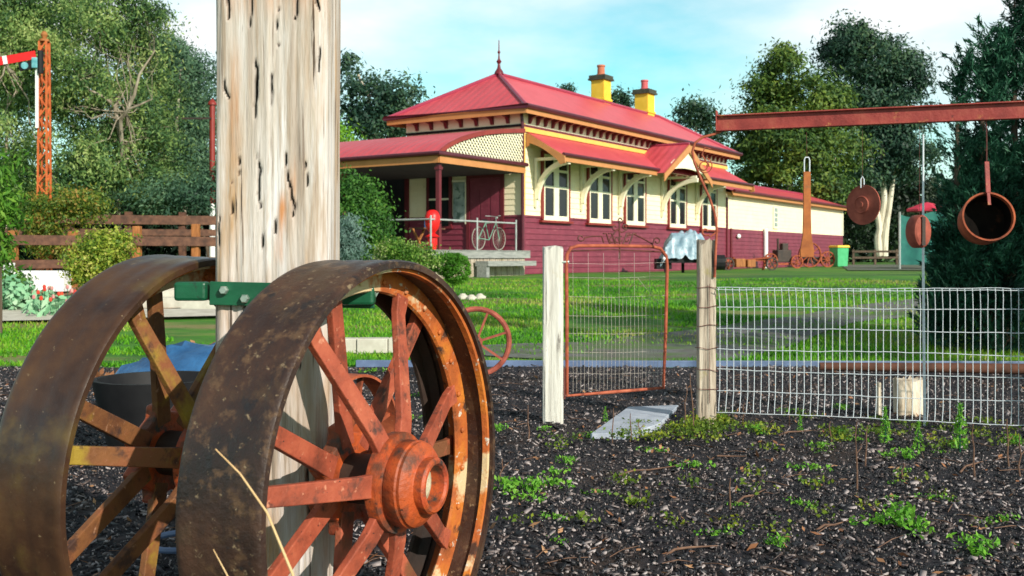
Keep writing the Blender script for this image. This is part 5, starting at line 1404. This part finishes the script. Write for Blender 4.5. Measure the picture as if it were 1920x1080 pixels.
# right background clutter
b0 = on(1730, 60)
tree('leafy_bush', 'dark shrub mass under the tall pale-trunked tree', 'bush', b0, [pxb(1620, 400, 74, 50, 2, 60, b0), pxb(1590, 340, 76, 50, 2, 50, b0), pxb(1700, 380, 74, 60, 2, 60, b0)], 9000, .35, L_dark, 'darkbark', [[(0, 14, -.1), (0, 14, 2)]], r0=.1, clump=1.2, per=90, limbs=4)
t = thing('market_umbrella', 'red parasol standing behind the teal shade cloth', 'umbrella', on(1738, 48))
b = MB(); b.lathe([(0, 3.05), (.3, 2.98), (.95, 2.72), (.95, 2.62), (.3, 2.88), (0, 2.95)], 8); b.build('canopy', M['redcanopy'], t)
b = MB(); b.tube([(0, 0, -.1), (0, 0, 3.0)], .04, 8); b.build('pole', M['galv'], t, smooth=True)
t = thing('shade_screen', 'teal shade cloth screen on posts beside the conifer', 'screen', on(1745, 44))
b = MB()
vs = []
for i in range(25):
    x = -1.3 + i * .16
    for z in (.2, 2.35 - .12 * math.sin(i * .5)): vs.append((x, .06 * math.sin(i * .9), z))
b.add(vs, [(i * 2, i * 2 + 2, i * 2 + 3, i * 2 + 1) for i in range(24)]); b.build('cloth', M['shade'], t, smooth=True)
for x in (-1.32, .6, 2.56):
    b = MB(); b.tube([(x, 0, -.1), (x, 0, 2.45)], .05, 8); b.build('pole', M['galv'], t, smooth=True)
t = thing('rail_fence', 'low grey post and rail fence in the shade under the pale-trunked tree', 'fence', on(1650, 62))
for i in range(5):
    b = MB(); b.box((-1.6 + i * 1.3, 0, .45), (.12, .12, 1.0)); b.build('post', M['darkbark'], t)
for z in (.45, .82):
    b = MB(); b.bar((-1.7, -.09, z), (3.7, -.09, z), .05, .12); b.build('rail', M['darkbark'], t)

# ------------------------------------------------------------ left garden
def signal(name, label, px, d, ptop, arm):
    base = on(px, d); top = P(px, ptop, d).z - base.z
    t = thing(name, label, 'railway signal', base)
    if arm:
        b = MB(); w0, w1 = .125, .085
        for sx, sy in ((-1, -1), (1, -1), (1, 1), (-1, 1)): b.bar((sx * w0, sy * w0, -.1), (sx * w1, sy * w1, top), .038)
        nseg = 22
        for i in range(nseg):
            z0 = top * i / nseg; z1 = top * (i + 1) / nseg; a0 = w0 + (w1 - w0) * i / nseg; a1 = w0 + (w1 - w0) * (i + 1) / nseg
            s_ = 1 if i % 2 else -1
            b.bar((-a0 * s_, -a0, z0), (a1 * s_, -a1, z1), .03); b.bar((-a0 * s_, a0, z0), (a1 * s_, a1, z1), .03)
            b.bar((-a0, -a0 * s_, z0), (-a1, a1 * s_, z1), .03); b.bar((a0, -a0 * s_, z0), (a1, a1 * s_, z1), .03)
        b.build('lattice_mast', M['signalmast'], t)
        b = MB(); b.box((-.10, -.17, top - 1.40), (.07, .03, 1.45)); b.build('white_board', M['white'], t)
        b = MB(); b.lathe([(0, .26), (.05, .24), (.085, .16), (.05, .08), (.12, .05), (.13, 0), (0, 0)], 12, Matrix.Translation((0, 0, top))); b.build('finial', M['orangewood'], t, smooth=True)
        za = top - .36
        b = MB(); b.bar((-.12, -.20, za), (-1.0, -.20, za - .16), .03, .20); ar = b.build('arm', M['red'], t)
        b = MB(); b.bar((-.80, -.222, za - .12), (-.90, -.222, za - .138), .012, .202); b.build('stripe', M['white'], ar)
        b = MB(); b.box((-.30, -.21, za - .26), (.42, .05, .20), Matrix.Rotation(R(-12), 3, 'Y')); b.tube([(0, -.2, za + .1), (0, -.2, za - .45)], .07, 8); b.build('spectacle', M['black'], ar)
        b = MB(); b.lathe([(.0, .03), (.085, .03), (.085, -.03), (0, -.03)], 14, Matrix.Translation((-.36, -.235, za - .27)) @ Matrix.Rotation(R(90), 4, 'X')); b.build('lens', M['teal'], ar)
        b = MB(); b.box((-.12, -.20, za - .2), (.14, .16, .26)); b.build('lamp', M['teal'], t, bevel=.02)
    else:
        b = MB(); b.tube([(0, 0, -.1), (0, 0, top * .42)], .085, 10); b.build('lower_mast', M['white'], t, smooth=True)
        b = MB(); b.tube([(0, 0, top * .42), (0, 0, top)], .08, 10); b.build('upper_mast', M['redtrim'], t, smooth=True)
        b = MB(); b.lathe([(0, .2), (.06, .14), (.13, .06), (.13, 0), (0, 0)], 10, Matrix.Translation((0, 0, top))); b.build('finial', M['redtrim'], t, smooth=True)
        b = MB(); b.bar((0, -.1, top - .40), (-.85, -.1, top - .40), .04, .05); b.build('arm', M['darkiron'], t)
    return t
signal('signal_mast', 'orange lattice railway signal mast with red and white arm raised to the left', 83, 25.2, 78, True)
signal('signal_mast', 'thin red over white railway signal post half hidden by the bleached timber post', 398, 30, 197, False)

def rail_fence(label, d0, pxs, rails, pt, m_, x0, x1, slope=0.0):
    pa = P(x0, 440, d0); t = thing('timber_fence', label, 'fence', on(x0, d0)); l0 = t.location
    for i, (px, ytop) in enumerate(zip(pxs, pt)):
        d = d0 + slope * (px - x0); top = P(px, ytop, d); g = on(px, d)
        b = MB(); b.box((top.x, top.y, (top.z + g.z - .1) / 2), (.17, .17, top.z - g.z + .1)); b.v = [tuple(Vector(v) - l0) for v in b.v]; b.build('post', M[m_], t, bevel=.02)
    for (ya, yb) in rails:
        da, db = d0, d0 + slope * (x1 - x0)
        a = P(x0, (ya[0] + ya[1]) / 2, da); c = P(x1, (yb[0] + yb[1]) / 2, db)
        b = MB(); off = Vector((0, -.11, 0)); b.bar(a + off - l0, c + off - l0, .06, (ya[1] - ya[0]) / F * da); b.build('rail', M['railwood'], t, bevel=.008)
    return t
rail_fence('brown timber fence nearer the garden bed, with tan posts and two rails', 22.0, (25, 137, 257, 367, 430), [((440, 459), (446, 461)), ((489, 506), (482, 496))], (432, 434, 424, 420, 420), 'orangewood', -40, 440, .004)
rail_fence('taller dark brown timber fence along the ramp behind the garden', 26.0, (-20, 130, 241, 342, 430), [((401, 419), (408, 420)), ((428, 441), (431, 443))], (396, 396, 397, 398, 398), 'railwood', -40, 440, .004)
# low white wall and steps
t = MB(); a = on(78, 21.0); t.box((a.x, a.y, a.z + .28), (1.05, .4, .42)); tag(t.build('white_wall', M['white'], bevel=.01), 'low white block wall below the brown fence rail', 'wall')
t = MB(); a = on(-5, 21.2); t.box((a.x, a.y, a.z + .32), (.5, .5, .62)); tag(t.build('white_planter', M['white'], bevel=.01), 'white planter block at the left edge behind the green leaves', 'planter')
st = MB(); a = on(345, 17.5)
for i in range(3): st.box((0, .36 * i, .10 + .15 * i), (1.3, .36, .15 if i else .22))
o = st.build('concrete_steps', M['concrete'], bevel=.01); o.location = a + Vector((0, 0, -.02)); tag(o, 'pale concrete steps seen through the spokes of the left wheel', 'steps')
st = MB(); a = on(290, 17.3); st.box((0, 0, .3), (.12, .12, .7)); o = st.build('white_post', M['white'], bevel=.01); o.location = a; tag(o, 'short white post beside the concrete steps', 'post')
# shrubs and flowers
b0 = on(186, 18.5)
tree('golden_shrub', 'round golden-green shrub in front of the brown timber fence', 'shrub', b0, [pxb(186, 478, 18.5, 52, .45, 42, b0), pxb(205, 455, 18.5, 38, .4, 28, b0), pxb(165, 505, 18.2, 36, .35, 28, b0)], 9000, .06, L_yel, 'darkbark', [[(0, 0, -.05), (0, 0, .35)]], r0=.03, clump=.2, per=50, limbs=6, aspect=.6)
b0 = on(135, 24.3)
tree('leafy_bush', 'orange-tinged bush behind the fence at the foot of the lattice signal mast', 'bush', b0, [pxb(150, 385, 24.3, 50, .6, 32, b0), pxb(88, 395, 24.3, 44, .6, 30, b0), pxb(90, 440, 24.3, 40, .5, 40, b0)], 9000, .085, L_mix2, 'darkbark', [[(0, 0, -.05), (0, 0, .6)]], r0=.04, clump=.3, per=50, limbs=5)
b0 = on(0, 14)
tree('bright_shrub', 'bright lime-green upright shrub at the left edge above the fence', 'shrub', b0, [pxb(-2, 350, 14, 26, .3, 60, b0), pxb(8, 390, 14, 24, .3, 40, b0), pxb(-15, 460, 14, 26, .3, 60, b0)], 2600, .11, L_mix3, 'darkbark', [[(0, 0, -.05), (0, 0, 1.2)]], r0=.03, clump=.2, per=40, limbs=6, aspect=.28, droop=-.7)
b0 = on(30, 17)
tree('pale_leaf_plant', 'pale blue-green leafy plant mound at the left end of the flower bed', 'plant', b0, [pxb(20, 560, 17, 60, .35, 14, b0), pxb(-10, 545, 17.5, 50, .35, 20, b0)], 1800, .13, L_pale, 'darkbark', [[(0, 0, -.05), (0, 0, .1)]], r0=.01, clump=.25, per=40, limbs=3, aspect=.6)
b0 = on(20, 18.5)
tree('leafy_bush', 'low dark green bush under the left end of the near fence rail', 'bush', b0, [pxb(15, 530, 18.5, 40, .35, 16, b0)], 1800, .09, L_bush, 'darkbark', [[(0, 0, -.05), (0, 0, .2)]], r0=.02, clump=.18, per=40, limbs=3)
fg = random.Random(5)
tl = []
for i in range(26):
    px = fg.uniform(62, 165); d = fg.uniform(15.6, 17.4); base = on(px, d); hgt_ = fg.uniform(.25, .42)
    t = thing('tulip', 'tulip with pale green strap leaves in the flower bed by the left wheel', 'flower', base, fg.uniform(0, 6), 'tulips in the flower bed')
    b = MB(); b.tube([(0, 0, 0), (.01, 0, hgt_)], .006, 5)
    b.build('stem', M['greenpaint'], t)
    V, Fq = scatter_leaves(rng.normal(size=(9, 3)) * np.array([.06, .06, .05]) + np.array([0, 0, hgt_ * .45]), .22, aspect=.3, droop=-.8); fastmesh('leaves', V, Fq, L_pale, t)
    b = MB(); b.lathe([(0, hgt_ - .01), (.022, hgt_), (.028, hgt_ + .03), (.016, hgt_ + .06), (0, hgt_ + .05)], 8); b.build('bloom', L_red if i % 2 else L_pink, t, smooth=True)
    tl.append((px, t, ('red' if i % 2 else 'pink') + ' tulip with pale green strap leaves', 'in the flower bed'))
# earth bed and pale path on the left
def patch(name, pix, m_, dz):
    A = [G(*p) for p in pix]; n_ = len(A); c = sum(A, Vector()) / n_
    V = [(c.x, c.y, T(c.x, c.y) + dz)]; fs = []
    sub = 4; ringp = []
    for i in range(n_):
        for q in range(6): ringp.append(A[i].lerp(A[(i + 1) % n_], q / 6))
    for k in range(1, sub + 1):
        for p in ringp:
            v = c.lerp(p, k / sub); V.append((v.x, v.y, T(v.x, v.y) + dz))
    m_n = len(ringp)
    b = MB(); b.add(V, [(0, 1 + i, 1 + (i + 1) % m_n) for i in range(m_n)] + [(1 + (k - 1) * m_n + i, 1 + k * m_n + i, 1 + k * m_n + (i + 1) % m_n, 1 + (k - 1) * m_n + (i + 1) % m_n) for k in range(1, sub) for i in range(m_n)])
    return struct(b.build(name, m_, smooth=True))
M['earth'] = mat('bare_earth', [(0.14, 0.075, 0.035), (0.30, 0.17, 0.09)], 6, rough=0.95, bump=0.6)
patch('garden_bed', [(-120, 590), (200, 590), (420, 575), (420, 545), (180, 538), (-120, 538)], M['earth'], .03)
patch('pale_path', [(-160, 612), (120, 606), (430, 598), (430, 586), (150, 584), (-160, 588)], M['concrete'], .055)
# tub, blue sheet, dead leaves, ring seen through the left wheel
b = MB(); b.lathe([(0, 0), (.26, 0), (.33, .30), (.36, .44), (.33, .44), (.30, .32), (0, .30)], 28); o = tag(b.build('black_tub', M['black'], smooth=True), 'large black tub on the mulch behind the left iron wheel', 'tub'); o.location = on(296, 6.0); o.location.z -= .01
b = MB(); vs = []
for j in range(14):
    for i in range(18):
        x = i / 17 * 1.0 - .5; y = j / 13 * .8 - .4
        vs.append((x, y, .05 + .28 * max(0, 1 - (x * x * 3 + y * y * 4)) + .10 * abs(noise.noise(Vector((x * 5, y * 5, 1)))) + .03 * noise.noise(Vector((x * 14, y * 14, 1)))))
b.add(vs, [(j * 18 + i, j * 18 + i + 1, (j + 1) * 18 + i + 1, (j + 1) * 18 + i) for j in range(13) for i in range(17)]); o = tag(b.build('blue_tarpaulin', M['bluetarp'], smooth=True), 'crumpled blue tarpaulin heaped behind the left iron wheel', 'tarpaulin'); o.location = on(378, 8.0); o.scale = (1.3, 1.3, 1.3)
n = 1400; g = rng.normal(size=(n, 3)) * np.array([.42, .25, .03]); c0 = on(385, 9.4)
g[:, 2] = np.abs(g[:, 2]) + .28 * np.exp(-(g[:, 0] ** 2 + g[:, 1] ** 2) * 5) * rng.random(n)
V, Fq = scatter_leaves(g, .085, aspect=.6); o = fastmesh('leaf_pile', V, Fq, L_dead); o.location = c0; tag(o, 'heap of dry brown leaves beside the timber post', 'leaf litter', kind='stuff')
b = MB(); c = on(345, 3.9); b.tube([(c.x + .13 * math.cos(a * PI / 12), c.y + .13 * math.sin(a * PI / 12), .06) for a in range(24)], .012, 8, closed=True); tag(b.build('hose_ring', M['edging'], smooth=True), 'blue-grey ring of pipe on the mulch under the left wheel', 'ring')

ORD = ['first', 'second', 'third', 'fourth', 'fifth', 'sixth', 'seventh', 'eighth', 'ninth', 'tenth', 'eleventh', 'twelfth', 'thirteenth', 'fourteenth', 'fifteenth', 'sixteenth', 'seventeenth', 'eighteenth', 'nineteenth', 'twentieth', 'twenty-first', 'twenty-second', 'twenty-third', 'twenty-fourth', 'twenty-fifth', 'twenty-sixth', 'twenty-seventh']
def count_off(items, look):
    """items: (px, object, zone words); label each by look, zone and its order from the left"""
    zones = {}
    for px, o, lk, z in items: zones.setdefault((lk, z), []).append((px, o))
    for (lk, z), lst in zones.items():
        lst.sort(key=lambda q: q[0])
        for i, (px, o) in enumerate(lst):
            if len(lst) == 1: o['label'] = f'{lk} {z}'
            else: o['label'] = f'{lk} {z}, {ORD[i]} from left'
def zone(px, py):
    if py < 845: return 'by the fence and gate' if px > 1080 else 'behind the right wheel'
    if px < 1090: return 'right beside the big wheel'
    if py < 905: return 'in the mulch short of the fence'
    if px > 1560: return 'toward the bottom right corner'
    return 'in the middle foreground mulch'
count_off(tl, 0)
count_off(sl_, 0)
# ------------------------------------------------------------ weeds, stems, twigs, moss on the bed
wr = random.Random(11)
protos = []
def weed(kind):
    t = thing('weed', 'small bright green weed sprouting from the dark mulch', 'weed', (0, 0, 0), 0, 'weeds in the mulch bed')
    if kind == 'rosette':
        n_ = 150; a = rng.random(n_) * 2 * PI; r_ = .01 + .085 * rng.random(n_) * (.6 + .4 * np.sin(a * 3)); p = np.stack([r_ * np.cos(a), r_ * np.sin(a), .01 + .045 * rng.random(n_)], 1)
        V, Fq = scatter_leaves(p, .022, aspect=.42, up=.5)
    elif kind == 'tall':
        n_ = 130; f = rng.random(n_); a = rng.random(n_) * 2 * PI; r_ = .035 * (1.1 - f)
        p = np.stack([r_ * np.cos(a), r_ * np.sin(a), .02 + .20 * f], 1); V, Fq = scatter_leaves(p, .04, aspect=.22, droop=-.5)
    else:
        n_ = 90; a = rng.random(n_) * 2 * PI; r_ = .11 * np.sqrt(rng.random(n_)) * (.55 + .45 * np.sin(a * 2 + 1)); p = np.stack([r_ * np.cos(a), r_ * np.sin(a), .01 + .02 * rng.random(n_)], 1); V, Fq = scatter_leaves(p, .017, aspect=.6)
    fastmesh('leaves', V, Fq, L_weed, t)
    if kind == 'tall':
        b = MB(); b.tube([(0, 0, 0), (0, 0, .2)], .004, 5); b.build('stem', M['greenpaint'], t)
    return t
kinds = {k: None for k in ('rosette', 'tall', 'creep')}
spots = [(1660, 835, 'tall', 1.0), (1722, 850, 'tall', .8), (1800, 850, 'tall', 1.25), (1790, 838, 'creep', 1.2), (1685, 990, 'rosette', 1.5), (1650, 985, 'creep', 1.4), (1720, 1003, 'creep', 1.5), (1830, 1042, 'rosette', 1.2),
         (1456, 1028, 'rosette', .8), (1000, 925, 'rosette', 1.1), (955, 925, 'rosette', 1.3), (1035, 915, 'creep', 1.4), (980, 940, 'creep', 1.2), (1040, 895, 'creep', 1.2), (935, 810, 'rosette', .8), (1065, 872, 'rosette', .8), (1118, 930, 'creep', .8),
         (1300, 880, 'creep', 1.3), (1700, 862, 'rosette', 1), (1665, 860, 'creep', 1), (1500, 812, 'tall', .5), (1580, 820, 'rosette', .9), (1420, 815, 'rosette', 1), (1520, 885, 'creep', 1.3), (1900, 835, 'rosette', 1.0), (1605, 830, 'creep', 1), (1220, 850, 'creep', 1), (1345, 1010, 'creep', 1), (1500, 950, 'creep', .9), (1750, 940, 'creep', .9), (1880, 980, 'creep', .9), (1580, 770, 'rosette', .8), (1135, 795, 'tall', .5), (1350, 790, 'creep', 1.2), (1480, 775, 'creep', 1), (700, 700, 'creep', 1.5), (1110, 820, 'creep', 1), (760, 790, 'creep', 1.1), (790, 745, 'creep', 1.1)]
for i in range(14): spots.append((wr.uniform(960, 1900), wr.uniform(800, 1070), wr.choice(('rosette', 'creep', 'creep')), wr.uniform(.35, .8)))
wl = []
LOOK = {'rosette': 'bushy green weed', 'creep': 'low creeping green weed', 'tall': 'tall upright green weed'}
for px, py, k, sc in spots:
    if kinds[k] is None: t = kinds[k] = weed(k)
    else: t = copy_tree(kinds[k])
    t.location = G(px, py) + Vector((0, 0, .004)); t.scale = (sc, sc, sc); t.rotation_euler = (0, 0, wr.uniform(0, 6))
    wl.append((px, t, LOOK[k], zone(px, py)))
count_off(wl, 0)
wl = []
# dry stems standing in the bed
stems = [(1370, 957, 896, 0), (1607, 925, 790, 0), (1622, 880, 800, 4), (1828, 895, 795, -3), (1893, 880, 785, -5), (990, 830, 760, 0), (1180, 830, 775, 2), (1200, 822, 790, -2), (1300, 815, 700, -6), (1150, 835, 765, 0), (940, 900, 860, 2), (1283, 800, 720, 3), (1478, 800, 752, 1), (1395, 800, 755, 1), (1560, 835, 790, -3), (1480, 745, 700, 0), (1915, 900, 815, -3), (1690, 900, 868, 4)]
for i, (px, yb, yt, lx) in enumerate(stems):
    g = G(px, yb); tp = P(px + lx, yt, g.y); mid = g.lerp(tp, .55) + Vector((wr.uniform(-.006, .006), 0, 0))
    b = MB(); k1 = g.lerp(tp, .3) + Vector((wr.uniform(-.01, .01), wr.uniform(-.01, .01), 0)); k2 = g.lerp(tp, .8) + Vector((wr.uniform(-.012, .012), 0, 0)); b.tube([g + Vector((0, 0, -.02)), k1, mid, k2, tp], [.0048, .0042, .0036, .003, .002], 6)
    if i % 3 == 1: b.tube([mid, mid + Vector((.03, .01, .03))], [.003, .002], 5)
    o = tag(b.build('dead_weed', M['stem'], smooth=True), 'bare brown dry plant stem standing in the mulch bed', 'dead weed', 'dry stems standing in the bed')
    wl.append((px, o, 'bare brown upright stem', zone(px, yb)))
count_off(wl, 0)
wl = []
# twigs lying
for i, (xa, ya, xb, yb) in enumerate([(1240, 1052, 1345, 1033), (1380, 948, 1435, 925), (1330, 865, 1400, 862), (1160, 895, 1270, 880), (1800, 890, 1850, 870), (1460, 820, 1530, 812), (1640, 800, 1700, 830), (1530, 1000, 1590, 985)]):
    a = G(xa, ya); c = G(xb, yb); mid = a.lerp(c, .5) + Vector((0, wr.uniform(-.03, .03), .025))
    b = MB(); b.tube([a + Vector((0, 0, .01)), a.lerp(mid, .5) + Vector((0, .01, .015)), mid, c + Vector((0, 0, .02))], [.006, .005, .0045, .002], 6)
    o = tag(b.build('twig', M['stem'], smooth=True), 'short brown twig lying across the mulch bed', 'twig', 'twigs lying on the mulch')
    wl.append((xa, o, 'short brown twig lying', zone(xa, ya)))
count_off(wl, 0)
# moss strip at the posts
mc = [G(wr.uniform(1150, 1450), wr.gauss(821, 10)) for _ in range(34)] + [G(wr.uniform(1290, 1380), wr.gauss(802, 9)) for _ in range(22)] + [G(wr.uniform(1440, 1900), wr.gauss(822, 16)) for _ in range(26)] + [G(wr.uniform(930, 1900), wr.uniform(840, 1000)) for _ in range(26)]
mp_ = np.repeat(np.array([tuple(p) for p in mc]), 34, 0) + rng.normal(size=(len(mc) * 34, 3)) * np.array([.04, .05, .012]); mp_[:, 2] = np.abs(mp_[:, 2] - .02) + .018
V, Fq = scatter_leaves(mp_, .022, aspect=.6); o = fastmesh('moss', V, Fq, L_moss); tag(o, 'yellow-green moss and clover round the foot of the gate posts', 'moss', kind='stuff')

n = 900
yy = 3.4 + 7 * rng.random(n) ** 1.1; xx = (rng.random(n) * 2 - 1) * (yy * .54)
V, Fq = scatter_leaves(np.stack([xx, yy, np.array([T(a, b) for a, b in zip(xx, yy)]) + .022], 1), .042, aspect=.42, outward=np.tile(np.array([0, 0, 1.6]), (n, 1)))
o = fastmesh('leaf_litter', V, Fq, L_dead); tag(o, 'dry brown leaves and bark flakes strewn over the mulch bed', 'leaf litter', kind='stuff')
b = MB()
for i in range(260):
    y = 3.4 + 7 * random.random(); x = random.uniform(-.54, .54) * y; a = random.uniform(0, PI); l = random.uniform(.03, .11); z = T(x, y) + .02
    p = Vector((x, y, z)); d_ = Vector((math.cos(a), math.sin(a), random.uniform(-.05, .1))) * l
    b.tube([p - d_, p + Vector((random.uniform(-.01, .01), random.uniform(-.01, .01), .008)), p + d_], [.0022, .002, .001], 4, cap=False)
tag(b.build('twig_litter', M['stem'], fix=False), 'fine broken sticks strewn over the mulch bed', 'twig litter', kind='stuff')

# a gum outside the frame on the right whose dappled shade falls across the lawn
b0 = Vector((9.9, 4.9, T(9.9, 4.9)))
tree('gum_tree', 'tall gum standing outside the frame to the right of the wire fence', 'tree', b0, [(0, 0, 5.2, 2.0, 1.3, .8, 3), (1.2, .4, 6.6, 1.6, 1.2, .7, 2), (-.9, -.3, 7.2, 1.5, 1.1, .7, 2), (.3, .1, 4.2, 1.8, 1.0, .4, 1.4)], 9000, .15, L_euc, 'thinbark', [[(0, 0, -.1), (.1, 0, 2.5), (0, 0, 4.5), (.1, 0, 7)]], r0=.16, clump=.5, per=150, droop=.5, limbs=14, aspect=.36)
